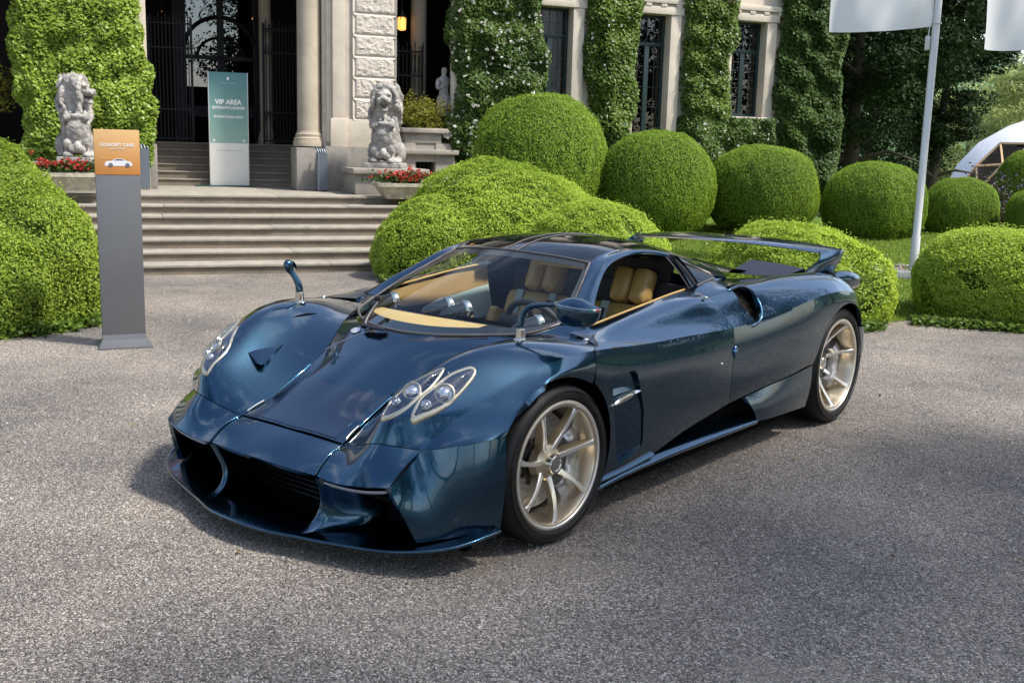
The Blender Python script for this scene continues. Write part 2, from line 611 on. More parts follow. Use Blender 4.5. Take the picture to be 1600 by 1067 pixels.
me.loops.add(len(Fc) * 3); me.loops.foreach_set('vertex_index', Fc.astype(np.int32).ravel())
me.polygons.add(len(Fc)); me.polygons.foreach_set('loop_start', np.arange(0, len(Fc) * 3, 3, dtype=np.int32))
at_ = me.attributes.new('tint', 'FLOAT', 'POINT'); at_.data.foreach_set('value', np.repeat(rs.rand(n).astype(np.float32), 6))
pm, pn, plk, pb = new_mat('pebble')
pa = pn.new('ShaderNodeAttribute'); pa.attribute_name = 'tint'
pr = pn.new('ShaderNodeValToRGB'); pr.color_ramp.elements[0].color = (.09, .086, .083, 1); pr.color_ramp.elements[1].color = (.36, .345, .325, 1)
plk.new(pa.outputs['Fac'], pr.inputs['Fac']); plk.new(pr.outputs['Color'], pb.inputs['Base Color']); pb.inputs['Roughness'].default_value = .8
me.materials.append(pm); me.update(calc_edges=True)
o = bpy.data.objects.new('pebbles', me); link(o); tag(o, None, None, None, 'stuff')

# ================================================================== villa (local frame: x along the front, y into the house)
VO = Vector((-7.127, 4.656, 0)); VR = math.radians(60)
villa = empty('villa', VO, VR, 'pale stone villa with a rusticated pier, dark vestibule and ivy grown tall windows', 'building')
STONE = stone_mat('pale_stone', (.60, .53, .43), .14, 2.0, 50, .25, .18)
STONE_T = stone_mat('tan_stone', (.42, .36, .27), .14, 2.0, 50, .2, .22)
STONE_R = stone_mat('rough_stone', (.58, .52, .44), .16, 6.0, 60, .5, .14)
GRANITE = stone_mat('speckled_granite', (.30, .275, .24), .38, 4, 90, .3, .18)
STEPST = stone_mat('step_stone', (.225, .182, .135), .24, 3.0, 60, .3, .26)
NOSE = stone_mat('step_nosing', (.315, .285, .235), .22, 5.0, 60, .3, .26)
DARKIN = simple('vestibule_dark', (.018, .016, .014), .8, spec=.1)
IRON = simple('wrought_iron', (.012, .012, .013), .5, .3)
GREENF = simple('dark_green_frame', (.008, .027, .025), .4)
PANE = glass_mat('window_pane', (.35, .38, .38), 0.0, 1.6)
LEAD = simple('glazing_bar', (.05, .055, .05), .5)
def vb(name, lo, hi, mat, parent=villa, bev=0.008):
    return box(name, lo, hi, mat, parent, None, bev)
H = 6.6
# wall pieces round the openings (front face y = 4.1)
vb('wall', (3.86, 4.1, .0), (5.13, 4.6, H), STONE)
vb('wall', (3.78, 4.1, .0), (3.86, 4.6, 1.5), STONE, bev=0)
vb('wall', (5.90, 4.1, .0), (7.0, 4.6, H), STONE)
vb('wall', (7.77, 4.1, .0), (8.95, 4.6, H), STONE)
vb('wall', (9.75, 4.1, .0), (11.35, 4.6, H), STONE)
for x0, x1 in ((5.13, 5.90), (7.0, 7.77), (8.95, 9.75)):
    vb('wall', (x0, 4.1, 3.97), (x1, 4.6, H), STONE, bev=0)
    vb('wall', (x0, 4.1, 0), (x1, 4.6, .9 if x0 == 7.0 else 2.2), STONE, bev=0)
vb('wall', (11.0, 4.6, 0), (11.35, 11, H), STONE)
vb('wall', (-2.70, 4.1, .0), (-1.02, 4.7, H), STONE)
vb('wall', (1.62, 4.22, .0), (2.81, 4.8, H), STONE)
vb('wall', (-3.4, 4.1, 5.0), (3.86, 4.7, H), STONE)          # above the openings (out of frame)
vb('wall', (-15.0, 4.1, .0), (-4.6, 4.7, 2.0), STONE)
vb('wall', (-15.0, 4.1, 4.4), (-3.3, 4.7, H), STONE)
for k in range(6):
    vb('wall', (-15.0 + k * 2.0, 4.1, 2.0), (-13.9 + k * 2.0, 4.7, 4.4), STONE)
vb('parapet', (-4.6, 4.1, 0), (-3.35, 4.6, 1.78), GRANITE)
vb('parapet_cap', (-4.7, 4.0, 1.78), (-3.30, 4.7, 1.90), NOSE)
vb('roof', (-15.4, 3.6, H), (11.8, 12.0, H + .25), stone_mat('clay_roof', (.30, .13, .08), .3, 3, 20, .5, .3))
# left wing seen mirrored in the bonnet
for k in range(5):
    w_ = box('window', (-13.9 + k * 2.0, 4.35, 2.0), (-13.0 + k * 2.0, 4.4, 4.4), simple('left_pane', (.02, .025, .03), .05, spec=.8), villa)
# cornice and brackets over the windows
vb('cornice', (3.45, 3.98, 4.12), (11.4, 4.1, 4.22), STONE, bev=.02)
vb('cornice', (3.45, 4.03, 4.04), (11.4, 4.1, 4.12), STONE, bev=.015)
for k in range(26):
    vb('bracket', (3.6 + k * .30, 3.99, 4.06), (3.72 + k * .30, 4.1, 4.125), STONE, bev=.015)
# windows
def window(x0, x1, z0, z1, zt):
    jw = .10
    bm = bmesh.new()
    add_box(bm, (x0 - .06, 4.02, z0), (x0 + .045, 4.34, z1 + .06), None, .01)
    add_box(bm, (x1 - .045, 4.02, z0), (x1 + .16, 4.34, z1 + .06), None, .01)
    add_box(bm, (x0 - .10, 4.00, z1 - .03), (x1 + .20, 4.34, z1 + .10), None, .012)
    add_box(bm, (x0 - .12, 3.97, z0 - .09), (x1 + .20, 4.34, z0), None, .012)
    wi = mobj('window', bm, STONE, villa, 40)
    bm = bmesh.new()
    a, b_ = x0 + .045, x1 - .045
    for lo, hi in (((a, 4.24, z0), (a + .05, 4.30, z1 - .03)), ((b_ - .05, 4.24, z0), (b_, 4.30, z1 - .03)), ((a + .05, 4.24, z1 - .08), (b_ - .05, 4.30, z1 - .03)),
                   ((a + .05, 4.24, z0), (b_ - .05, 4.30, z0 + .06)), ((a + .05, 4.235, zt - .03), (b_ - .05, 4.305, zt + .03)), (((a + b_) / 2 - .045, 4.238, z0 + .06), ((a + b_) / 2 + .045, 4.302, zt - .03))):
        add_box(bm, lo, hi, None, .006)
    mobj('frame', bm, GREENF, wi, 40)
    box('pane', (a + .05, 4.268, z0 + .06), (b_ - .05, 4.272, z1 - .08), PANE, wi)
    for (c0, c1, r0, r1, nc, nr) in ((a + .05, (a + b_) / 2 - .045, z0 + .06, zt - .03, 2, 7), ((a + b_) / 2 + .045, b_ - .05, z0 + .06, zt - .03, 2, 7), (a + .05, b_ - .05, zt + .03, z1 - .08, 4, 2)):
        bm = bmesh.new()
        for i in range(1, nc):
            xx = c0 + (c1 - c0) * i / nc
            add_box(bm, (xx - .004, 4.258, r0), (xx + .004, 4.276, r1))
        for i in range(1, nr):
            zz = r0 + (r1 - r0) * i / nr
            add_box(bm, (c0, 4.256, zz - .004), (c1, 4.278, zz + .004))
        mobj('glazing_bars', bm, LEAD, wi)
    # dark room with a hanging curtain behind the glass
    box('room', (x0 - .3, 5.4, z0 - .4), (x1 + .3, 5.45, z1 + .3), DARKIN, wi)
    bm = bmesh.new()
    Pn = 14
    G = np.array([[(x1 - .22 + .16 * k / Pn, 4.42 + .025 * math.sin(k * 1.9), zz) for k in range(Pn + 1)] for zz in (z0, z1)])
    mobj('curtain', grid_bm(G, False, bm), simple('brown_curtain', (.075, .055, .035), .8), wi, 180)
window(5.13, 5.90, 2.2, 3.97, 3.48)
window(7.0, 7.77, .9, 3.97, 3.44)
window(8.95, 9.75, 2.25, 3.97, 3.42)
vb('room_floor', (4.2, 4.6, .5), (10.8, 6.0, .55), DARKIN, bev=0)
# pale blue blind behind the first window
box('blind', (5.2, 4.34, 2.25), (5.56, 4.36, 3.42), simple('blue_grey_blind', (.13, .15, .24), .7), villa)
# balcony rail before the french window
bm = bmesh.new()
add_box(bm, (6.9, 3.86, 1.70), (8.06, 3.90, 1.735)); add_box(bm, (6.9, 3.865, 1.22), (8.06, 3.895, 1.25))
for k in range(20):
    xx = 6.93 + k * .058
    add_box(bm, (xx - .006, 3.872, 1.22), (xx + .006, 3.888, 1.72))
    if k < 19: tube(bm, [Vector((xx + .029 + .02 * math.cos(t), 3.88, 1.5 + .06 * math.sin(t))) for t in np.linspace(0, 2 * math.pi, 9)], .006, 4, cap=False)
for xx in (7.78, 8.04):
    add_box(bm, (xx - .015, 3.865, 1.2), (xx + .015, 3.895, 1.82), None, .004)
mobj('balcony_rail', bm, simple('rusty_iron', (.05, .038, .03), .7), villa)
vb('balcony_slab', (6.85, 3.80, 1.08), (8.12, 4.1, 1.2), STONE)
# rusticated pier
vb('pilaster', (1.755, 4.06, 1.60), (1.955, 4.30, H), STONE, bev=.012)
vb('pilaster', (1.675, 4.13, 1.60), (1.755, 4.30, H), STONE, bev=.012)
vb('pilaster', (1.955, 4.13, 1.60), (2.10, 4.30, H), STONE, bev=.012)
vb('pier_panel', (1.72, 4.05, 1.53), (2.0, 4.3, 1.975), STONE, bev=.01)
vb('pier_panel', (2.0, 4.09, 1.53), (2.80, 4.5, 1.965), STONE, bev=.01)
vb('plinth_granite', (1.62, 3.98, .82), (2.03, 4.4, 1.53), GRANITE, bev=.012)
vb('plinth_granite', (2.03, 4.03, .82), (2.85, 4.4, 1.53), GRANITE, bev=.012)
rb = random.Random(11)
for k in range(9):
    z0 = 1.975 + k * .328
    bm = bmesh.new()
    ux = np.concatenate([[0, .012, .035], np.linspace(.075, .925, 30), [.965, .988, 1]])
    uz = np.concatenate([[0, .02, .06], np.linspace(.12, .88, 16), [.94, .98, 1]])
    nx, nz = len(ux) - 1, len(uz) - 1
    G = np.zeros((nz + 1, nx + 1, 3))
    for i in range(nz + 1):
        for j in range(nx + 1):
            x = 2.125 + .635 * ux[j]; z = z0 + .008 + .312 * uz[i]
            ed = min(j, nx - j, i, nz - i)
            dp = (0, .012, .022)[ed] if ed < 3 else .026 + .013 * (noise.noise(Vector((x * 16, z * 18, k * 3.1))) + .8 * noise.noise(Vector((x * 41, z * 44, k))) + .4 * noise.noise(Vector((x * 90, z * 90, k))))
            G[i, j] = (x, 4.115 - dp, z)
    grid_bm(G, False, bm)
    flange(bm, .05)
    mobj('stone_block', bm, STONE_R, villa, 25)
vb('pier_core', (2.105, 4.15, 1.97), (2.79, 4.4, H), simple('mortar_grey', (.30, .26, .21), .9), bev=0)
# engaged column at the vestibule, and the plain tan column of the loggia
def column(name, cx, cy, r, z0, z1, mat):
    bm = bmesh.new()
    M_ = Matrix.Translation((cx, cy, 0))
    lathe(bm, [(r * 1.38, z0), (r * 1.38, z0 + .07), (r * 1.30, z0 + .10), (r * 1.30, z0 + .13), (r * 1.16, z0 + .15), (r * 1.18, z0 + .19), (r * 1.05, z0 + .22), (r, z0 + .26), (r * .97, z1)], 32, M_)
    return mobj(name, bm, mat, villa, 40)
column('column', 1.43, 4.36, .185, 1.52, 5.0, STONE_T)
vb('column_base', (1.17, 4.03, .83), (1.49, 4.6, 1.50), GRANITE, bev=.015)
vb('column_base', (-1.22, 4.1, .83), (-.92, 4.6, 1.50), GRANITE, bev=.015)
column('column', 3.50, 5.3, .14, 1.86, 5.0, STONE_T)
column('column', 1.05, 6.5, .11, 1.53, 5.0, STONE_T)
# vestibule and loggia shells
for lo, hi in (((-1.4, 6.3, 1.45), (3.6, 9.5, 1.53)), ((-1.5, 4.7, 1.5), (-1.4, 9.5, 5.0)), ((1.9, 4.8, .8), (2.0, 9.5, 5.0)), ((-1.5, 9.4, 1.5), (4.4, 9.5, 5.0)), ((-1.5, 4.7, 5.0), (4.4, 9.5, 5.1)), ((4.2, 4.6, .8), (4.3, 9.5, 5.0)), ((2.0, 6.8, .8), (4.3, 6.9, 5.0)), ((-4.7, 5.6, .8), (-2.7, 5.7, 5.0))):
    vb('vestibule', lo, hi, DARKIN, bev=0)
# glazed arch door at the back of the vestibule
bm = bmesh.new()
for lo, hi in (((-.42, 8.0, 1.53), (-.18, 8.1, 5)), ((.38, 8.0, 1.53), (.50, 8.1, 5)), ((1.05, 8.0, 1.53), (1.3, 8.1, 5)), ((-.18, 8.0, 4.45), (1.05, 8.1, 4.6)), ((-.18, 8.0, 2.0), (.38, 8.1, 2.2)), ((.50, 8.0, 2.0), (1.05, 8.1, 2.2))):
    add_box(bm, lo, hi)
tube(bm, [Vector((.44 + .66 * math.cos(t), 8.04, 3.2 + .62 * math.sin(t))) for t in np.linspace(0, math.pi, 20)], .045, 6)
tube(bm, [Vector((.44 + .42 * math.cos(t), 8.04, 3.1 + .35 * math.sin(t))) for t in np.linspace(0, math.pi, 16)], .03, 6)
add_box(bm, (-.18, 8.0, 3.05), (1.05, 8.06, 3.12))
door = mobj('arched_door', bm, IRON, villa, 40)
box('door_glass', (-.18, 8.05, 1.6), (1.05, 8.055, 5.0), glass_mat('door_glass', (.08, .09, .10), 0, 4.5), door)
vb('door_wall', (-1.4, 8.12, 1.53), (-.3, 8.2, 5), DARKIN, bev=0)
vb('door_wall', (1.2, 8.12, 1.53), (1.9, 8.2, 5), DARKIN, bev=0)
# iron gates folded back inside the vestibule
def gate(x0, x1, y, z0, z1, n):
    bm = bmesh.new()
    for z in (z0 + .06, z0 + .55, z1 - .5, z1 - .1):
        add_box(bm, (x0, y - .012, z - .012), (x1, y + .012, z + .012))
    for xx in (x0 + .02, x1 - .02): add_box(bm, (xx - .012, y - .014, z0), (xx + .012, y + .014, z1))
    for i in range(n - 1):
        xx = x0 + (x1 - x0) * (i + .5) / (n - 1)
        for zc, rz_ in ((z1 - .3, .2), (z0 + .305, .245)):
            tube(bm, [Vector((xx + .028 * math.cos(t), y, zc + rz_ * math.sin(t))) for t in np.linspace(0, 2 * math.pi, 9)], .005, 4, cap=False)
    g = mobj('iron_gate', bm, IRON, villa)
    for i in range(n):
        xx = x0 + (x1 - x0) * i / (n - 1)
        b2 = bmesh.new(); add_box(b2, (xx - .007, y - .007, z0), (xx + .007, y + .007, z1 + (.06 if i % 2 else .0)))
        mobj('gate_bar', b2, IRON, g)
gate(-.92, -.20, 6.35, 1.53, 3.6, 13)
gate(.98, 1.62, 6.35, 1.53, 3.6, 12)
gate(2.86, 3.50, 5.0, 1.86, 3.25, 10)
# inner flight of steps up to the vestibule
for k in range(6):
    z0, z1 = .826 + k * .117, .826 + (k + 1) * .117
    vb('inner_step', (-.92, 5.35 + k * .16, z0), (1.60, 6.35, z1 - .022), STEPST, bev=0)
    vb('inner_nosing', (-.92, 5.33 + k * .16, z1 - .022), (1.60, 6.35, z1), NOSE, bev=.006)
# outer flight: each step a riser and a worn nosing slab
rs = random.Random(5)
for k in range(7):
    y0 = k * .40
    z1 = (k + 1) * .118
    vb('step_riser', (-3.1, y0 + .028, z1 - .118), (2.62, 5.4 if k == 6 else y0 + .5, z1 - .034), STEPST, bev=0)
    cuts_ = [-3.1] + sorted(rs.uniform(-2.2, 2.0) for _ in range(2)) + [2.62]
    for a, b_ in zip(cuts_[:-1], cuts_[1:]):
        bm = bmesh.new()
        add_box(bm, (a + .0015, y0 + rs.uniform(-.004, .004), z1 - .034), (b_ - .0015, 5.4 if k == 6 else y0 + .46, z1 + rs.uniform(-.002, .002)), None, .011)
        mobj('nosing_slab', bm, NOSE, villa, 40)
# cheek walls and pedestals for the lions
vb('cheek_wall', (2.62, 2.25, 0), (3.6, 4.0, 1.10), GRANITE, bev=.02)
vb('lion_plinth', (1.85, 2.85, .826), (2.95, 3.75, 1.14), GRANITE, bev=.02)
vb('lion_plinth_cap', (1.80, 2.78, 1.14), (3.0, 3.8, 1.225), NOSE, bev=.025)
vb('lion_plinth', (-2.75, 2.85, 0), (-1.55, 3.75, 1.14), GRANITE, bev=.02)
vb('lion_plinth_cap', (-2.8, 2.78, 1.14), (-1.5, 3.8, 1.225), NOSE, bev=.025)
PARA = stone_mat('parapet_stone', (.36, .325, .275), .2, 3, 50, .3, .3)
# loggia parapet with scroll end and cellar grille
vb('loggia_wall', (2.86, 3.90, .0), (3.08, 4.3, 1.62), PARA)
vb('loggia_wall', (3.42, 3.90, .0), (3.75, 4.3, 1.62), PARA)
vb('loggia_wall', (3.08, 3.92, 1.32), (3.42, 4.3, 1.62), PARA, bev=0)
vb('loggia_wall', (3.08, 3.92, .0), (3.42, 4.3, 1.02), PARA, bev=0)
vb('loggia_ledge', (2.84, 3.82, 1.44), (3.80, 4.3, 1.52), PARA, bev=.02)
vb('loggia_cap', (2.84, 3.84, 1.78), (3.62, 4.35, 1.86), PARA, bev=.02)
vb('loggia_block', (2.90, 3.90, 1.62), (3.52, 4.3, 1.78), PARA, bev=.015)
bm = bmesh.new()
sc_ = [Vector((3.60 + (.075 - .0085 * i) * math.cos(i * .75 - 1.5), 3.87, 1.775 + (.075 - .0085 * i) * math.sin(i * .75 - 1.5))) for i in range(9)]
for dy in (0, .4):
    tube(bm, [p + Vector((0, dy, 0)) for p in sc_], .018, 6)
tube(bm, [(3.60, 3.87, 1.775), (3.60, 4.27, 1.775)], .068, 14)
mobj('scroll', bm, PARA, villa, 50)
box('grille_back', (3.06, 4.22, 1.0), (3.44, 4.26, 1.34), simple('pit_black', (.004, .004, .004), .9, spec=.05), villa)
bm = bmesh.new()
for k in range(5): add_box(bm, (3.12 + k * .065, 4.0, 1.02), (3.132 + k * .065, 4.012, 1.32))
add_box(bm, (3.08, 4.0, 1.16), (3.42, 4.012, 1.172))
mobj('cellar_grille', bm, IRON, villa)
vb('loggia_floor', (2.85, 4.3, 1.5), (4.2, 6.8, 1.6), GRANITE, bev=0)
column('column', 3.82, 4.20, .07, 1.52, 5.0, STONE)
# lamps that glow in the dark rooms
LAMPG = simple('lantern_glow', (.9, .55, .2), .5, emis=((1.0, .42, .09), .85))
def lantern(x, y, z, s_, lab, chain=0.35):
    Mw = Matrix.Translation(VO) @ Matrix.Rotation(VR, 4, 'Z') @ Matrix.Translation((x, y, z))
    o = bpy.data.objects.new('lantern', None); o.matrix_world = Mw; link(o)
    tag(o, lab, 'lantern')
    bm = bmesh.new(); lathe(bm, [(.05 * s_, 0), (.085 * s_, .02 * s_), (.09 * s_, .24 * s_), (.06 * s_, .26 * s_)], 6)
    mobj('lantern_glass', bm, LAMPG, o, 30)
    bm = bmesh.new(); lathe(bm, [(.10 * s_, .25 * s_), (.04 * s_, .36 * s_), (.02 * s_, .40 * s_), (0, .41 * s_)], 6)
    tube(bm, [(0, 0, .40 * s_), (0, 0, .40 * s_ + chain)], .008, 5)
    for k in range(6):
        a = 2 * math.pi * k / 6
        tube(bm, [(.05 * s_ * math.cos(a), .05 * s_ * math.sin(a), 0), (.092 * s_ * math.cos(a), .092 * s_ * math.sin(a), .25 * s_)], .006, 4)
    mobj('lantern_frame', bm, IRON, o, 30)
    return o
bpy.context.view_layer.update()
lantern(3.16, 5.15, 3.50, .85, 'glowing orange lantern hanging in the dark loggia right of the pier')
lantern(.95, 7.4, 3.75, .16, 'tiny glowing lamp inside the dark vestibule near the tan column', .2)
lantern(-.62, 7.4, 3.78, .14, 'tiny glowing lamp inside the dark vestibule beside the ivy', .2)

# ================================================================== plants
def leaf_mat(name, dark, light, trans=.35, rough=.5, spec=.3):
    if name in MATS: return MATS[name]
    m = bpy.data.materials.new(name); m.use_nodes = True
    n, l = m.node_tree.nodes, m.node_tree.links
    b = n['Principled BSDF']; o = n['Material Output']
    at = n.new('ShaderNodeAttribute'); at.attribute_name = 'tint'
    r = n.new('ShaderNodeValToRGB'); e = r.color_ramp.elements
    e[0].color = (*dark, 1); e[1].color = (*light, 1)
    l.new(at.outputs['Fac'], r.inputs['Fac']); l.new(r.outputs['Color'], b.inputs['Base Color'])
    b.inputs['Roughness'].default_value = rough; b.inputs['Specular IOR Level'].default_value = spec
    t = n.new('ShaderNodeBsdfTranslucent'); l.new(r.outputs['Color'], t.inputs['Color'])
    mx = n.new('ShaderNodeMixShader'); mx.inputs['Fac'].default_value = trans
    l.new(b.outputs[0], mx.inputs[1]); l.new(t.outputs[0], mx.inputs[2]); l.new(mx.outputs[0], o.inputs['Surface'])
    MATS[name] = m
    return m

def leaf_mesh(name, P, N, size, tint, mat, aspect=.5, spread=.9, rs=None, fold=-.18, axis=None):
    """one kite-shaped leaf per point; P, face normal N (n,3), size (n,), tint (n,); axis = direction the leaf points in"""
    rs = rs or np.random.RandomState(1)
    n = len(P)
    Cn = N / np.maximum(np.linalg.norm(N, axis=1, keepdims=True), 1e-6) + rs.normal(0, spread, (n, 3))
    Cn /= np.maximum(np.linalg.norm(Cn, axis=1, keepdims=True), 1e-6)
    A = rs.normal(0, 1, (n, 3)) if axis is None else axis + rs.normal(0, .35, (n, 3))
    A -= Cn * (A * Cn).sum(1, keepdims=True); A /= np.maximum(np.linalg.norm(A, axis=1, keepdims=True), 1e-6)
    Bv = np.cross(Cn, A)
    s = size[:, None]
    V = np.empty((n, 4, 3), np.float32)
    V[:, 0] = P - A * s * .5
    V[:, 1] = P + Bv * s * aspect * .5 + Cn * s * fold * .5
    V[:, 2] = P + A * s * .5
    V[:, 3] = P - Bv * s * aspect * .5 + Cn * s * fold * .5
    me = bpy.data.meshes.new(name)
    me.vertices.add(n * 4); me.vertices.foreach_set('co', V.ravel())
    me.loops.add(n * 4); me.loops.foreach_set('vertex_index', np.arange(n * 4, dtype=np.int32))
    me.polygons.add(n); me.polygons.foreach_set('loop_start', np.arange(0, n * 4, 4, dtype=np.int32))
    a = me.attributes.new('tint', 'FLOAT', 'POINT')
    a.data.foreach_set('value', np.repeat(tint.astype(np.float32), 4))
    me.materials.append(mat)
    me.update(calc_edges=True)
    return me

def lump(P, seed, freq):
    """cheap smooth 3-D noise in [-1,1]"""
    rs = np.random.RandomState(seed)
    o = np.zeros(len(P))
    for k in range(7):
        d = rs.normal(0, 1, 3); d /= np.linalg.norm(d)
        o += np.sin(P @ d * freq * rs.uniform(.7, 1.6) + rs.uniform(0, 6.28))
    return o / 3.2

def ell_points(lobes, n, seed, amp=.05, freq=5, back=.35, zmin=.0, exp=2.0, shell=.06, facing=None):
    """points on a union of (super)ellipsoids (cx,cy,cz,rx,ry,rz), thinner on the side away from the camera"""
    rs = np.random.RandomState(seed)
    area = np.array([(l[3] * l[4] + l[3] * l[5] + l[4] * l[5]) for l in lobes])
    cnt = (n * area / area.sum() * 2.3).astype(int)
    out_p, out_n, out_d = [], [], []
    for li, l in enumerate(lobes):
        u = rs.normal(0, 1, (cnt[li], 3)); u /= np.linalg.norm(u, axis=1, keepdims=True)
        if exp != 2.0:
            u = u / (np.abs(u) ** exp).sum(1, keepdims=True) ** (1 / exp)
        c = np.array(l[:3]); r = np.array(l[3:6])
        dep = rs.uniform(0, 1, len(u)) ** 1.6
        k = 1 + amp * lump(u * r * 1.0 + c, seed + 3, freq) + amp * .5 * lump(u * r + c, seed + 9, freq * 3.1) + amp * .32 * lump(u * r + c, seed + 19, freq * 7.5)
        p = c + u * r * (k - dep * shell / r.mean())[:, None]
        nn = u / r; nn /= np.linalg.norm(nn, axis=1, keepdims=True)
        ok = p[:, 2] > zmin
        for lj, m in enumerate(lobes):
            if lj != li:
                q = (p - np.array(m[:3])) / np.array(m[3:6])
                ok &= (np.abs(q) ** exp).sum(1) > .86
        if back < 1:
            f = nn @ np.array([CAM.x - c[0], CAM.y - c[1], .6]) 
            ok &= (f > -.15 * np.linalg.norm([CAM.x - c[0], CAM.y - c[1]])) | (rs.rand(len(p)) < back)
        out_p.append(p[ok]); out_n.append(nn[ok]); out_d.append(dep[ok])
    P = np.concatenate(out_p); N = np.concatenate(out_n); D = np.concatenate(out_d)
    if len(P) > n:
        i = rs.permutation(len(P))[:n]; P, N, D = P[i], N[i], D[i]
    return P, N, D, rs

def hull(name, lobes, parent, mat, amp, freq, seed, shrink_=.92, exp=2.0):
    bm = bmesh.new()
    for l in lobes:
        r = bmesh.ops.create_icosphere(bm, subdivisions=3, radius=1)
        vs = r['verts']
        u = np.array([v.co[:] for v in vs])
        if exp != 2.0: u = u / (np.abs(u) ** exp).sum(1, keepdims=True) ** (1 / exp)
        c = np.array(l[:3]); rr = np.array(l[3:6])
        k = shrink_ * (1 + amp * lump(u * rr + c, seed + 3, freq))
        p = c + u * rr * k[:, None]
        for v, q in zip(vs, p): v.co = (q[0], q[1], max(q[2], .0))
    return mobj(name, bm, mat, parent, 180)

TWIG = simple('bush_inner', (.045, .075, .014), .95, 0, 0, .4, 9, spec=.05)
TWIG2 = simple('twig_brown', (.07, .05, .03), .9, spec=.1)
L_LIME = leaf_mat('lime_leaf', (.165, .270, .018), (.49, .62, .080), .46)
L_MID = leaf_mat('mid_leaf', (.115, .190, .016), (.40, .52, .062), .44)
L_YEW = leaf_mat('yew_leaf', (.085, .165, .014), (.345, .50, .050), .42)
L_IVY = leaf_mat('ivy_leaf', (.090, .165, .015), (.36, .48, .065), .40, .42, .3)
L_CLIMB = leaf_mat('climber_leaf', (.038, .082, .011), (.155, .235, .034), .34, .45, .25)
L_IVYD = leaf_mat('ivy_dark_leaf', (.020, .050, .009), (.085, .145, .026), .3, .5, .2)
L_ROSE = leaf_mat('rose_leaf', (.030, .068, .012), (.125, .195, .040), .33, .5, .2)
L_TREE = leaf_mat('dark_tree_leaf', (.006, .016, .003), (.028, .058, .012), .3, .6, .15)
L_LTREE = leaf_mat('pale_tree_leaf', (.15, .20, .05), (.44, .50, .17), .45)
L_NAND = leaf_mat('nandina_leaf', (.10, .13, .015), (.30, .27, .03), .35)
L_FLOW = leaf_mat('red_petal', (.42, .02, .02), (.66, .10, .08), .3)
L_WHITE = leaf_mat('white_petal', (.60, .58, .50), (.80, .80, .74), .25)
L_GRASS = leaf_mat('grass_blade', (.11, .17, .018), (.29, .37, .05), .38)

def bush(label, lobes, n, size, mat, seed, amp=.05, freq=5, exp=2.0, spread=.75, group=None, zmin=.01, gaps=0.0, shell=.07, name='clipped_bush', tw=None):
    base = (lobes[0][0], lobes[0][1], 0)
    root = empty(name, base, 0, label, 'bush', group)
    bz = lambda z: z
    L2 = [(l[0] - base[0], l[1] - base[1], *l[2:]) for l in lobes]
    Lw = lobes
    P, N, D, rs = ell_points(Lw, n, seed, amp, freq, .4, zmin, exp, shell)
    if gaps:
        g = lump(P, seed + 50, 4.2) + .6 * lump(P, seed + 51, 11)
        keep = (g < 1.25 - gaps) | (rs.rand(len(P)) < .12)
        P, N, D = P[keep], N[keep], D[keep]
    pit = lump(P, seed + 60, 13) + .7 * lump(P, seed + 61, 24)
    keep = (pit < 1.15) | (rs.rand(len(P)) < .2)
    P, N, D = P[keep], N[keep], D[keep]
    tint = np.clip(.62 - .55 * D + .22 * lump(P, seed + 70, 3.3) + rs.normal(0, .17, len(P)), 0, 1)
    P = P - np.array(base)
    i = rs.permutation(len(P))[:int(.025 * len(P))]
    P[i] += N[i] * rs.uniform(.01, .05, (len(i), 1)) + np.array([0, 0, .012])
    up = N + np.array([0, 0, .35])
    me = leaf_mesh('foliage', P, up, size * rs.uniform(.7, 1.35, len(P)), tint, mat, .55, spread * .8, rs, axis=None)
    o = bpy.data.objects.new('foliage', me); link(o, root)
    if not gaps:
        hull('inner_twigs', L2, root, TWIG, amp, freq, seed, .90, exp)
    else:
        hull('inner_twigs', L2, root, TWIG, amp, freq, seed, .62, exp)
        bm = bmesh.new()
        for k in range(170):
            i = rs.randint(len(P))
            tip = Vector(P[i]) * .985
            foot = Vector((tip.x * .35, tip.y * .35, .02))
            midp = foot.lerp(tip, .55) + Vector((0, 0, .06))
            tube(bm, [foot, midp, tip], [.009, .006, .0025], 4)
        mobj('twigs', bm, TWIG2, root)
    return root

def ell(px, q, top, rx, ry, zc=.25, base_z=0.0):
    """ellipsoid whose centre is at image column px, q metres ahead, top height given"""
    x, y = px_w(px, q)
    return (x, y, base_z + zc * (top - base_z), rx, ry, (top - base_z) * (1 - zc))
# front row along the court
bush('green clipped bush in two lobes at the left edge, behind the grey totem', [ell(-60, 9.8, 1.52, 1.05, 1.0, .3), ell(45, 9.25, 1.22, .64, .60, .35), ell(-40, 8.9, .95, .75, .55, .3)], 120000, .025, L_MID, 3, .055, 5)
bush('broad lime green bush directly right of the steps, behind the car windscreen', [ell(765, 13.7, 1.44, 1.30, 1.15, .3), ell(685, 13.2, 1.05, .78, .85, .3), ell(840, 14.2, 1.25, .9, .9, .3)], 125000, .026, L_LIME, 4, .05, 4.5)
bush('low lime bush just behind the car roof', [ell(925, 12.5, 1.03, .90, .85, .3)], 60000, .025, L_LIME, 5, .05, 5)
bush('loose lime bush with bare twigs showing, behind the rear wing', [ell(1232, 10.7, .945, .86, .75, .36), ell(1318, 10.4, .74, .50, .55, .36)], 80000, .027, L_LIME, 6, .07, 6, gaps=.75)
bush('yellow green flat topped bush at the right edge of the court', [ell(1575, 10.9, .93, .90, .85, .38)], 90000, .024, L_LIME, 7, .03, 5, exp=2.5)
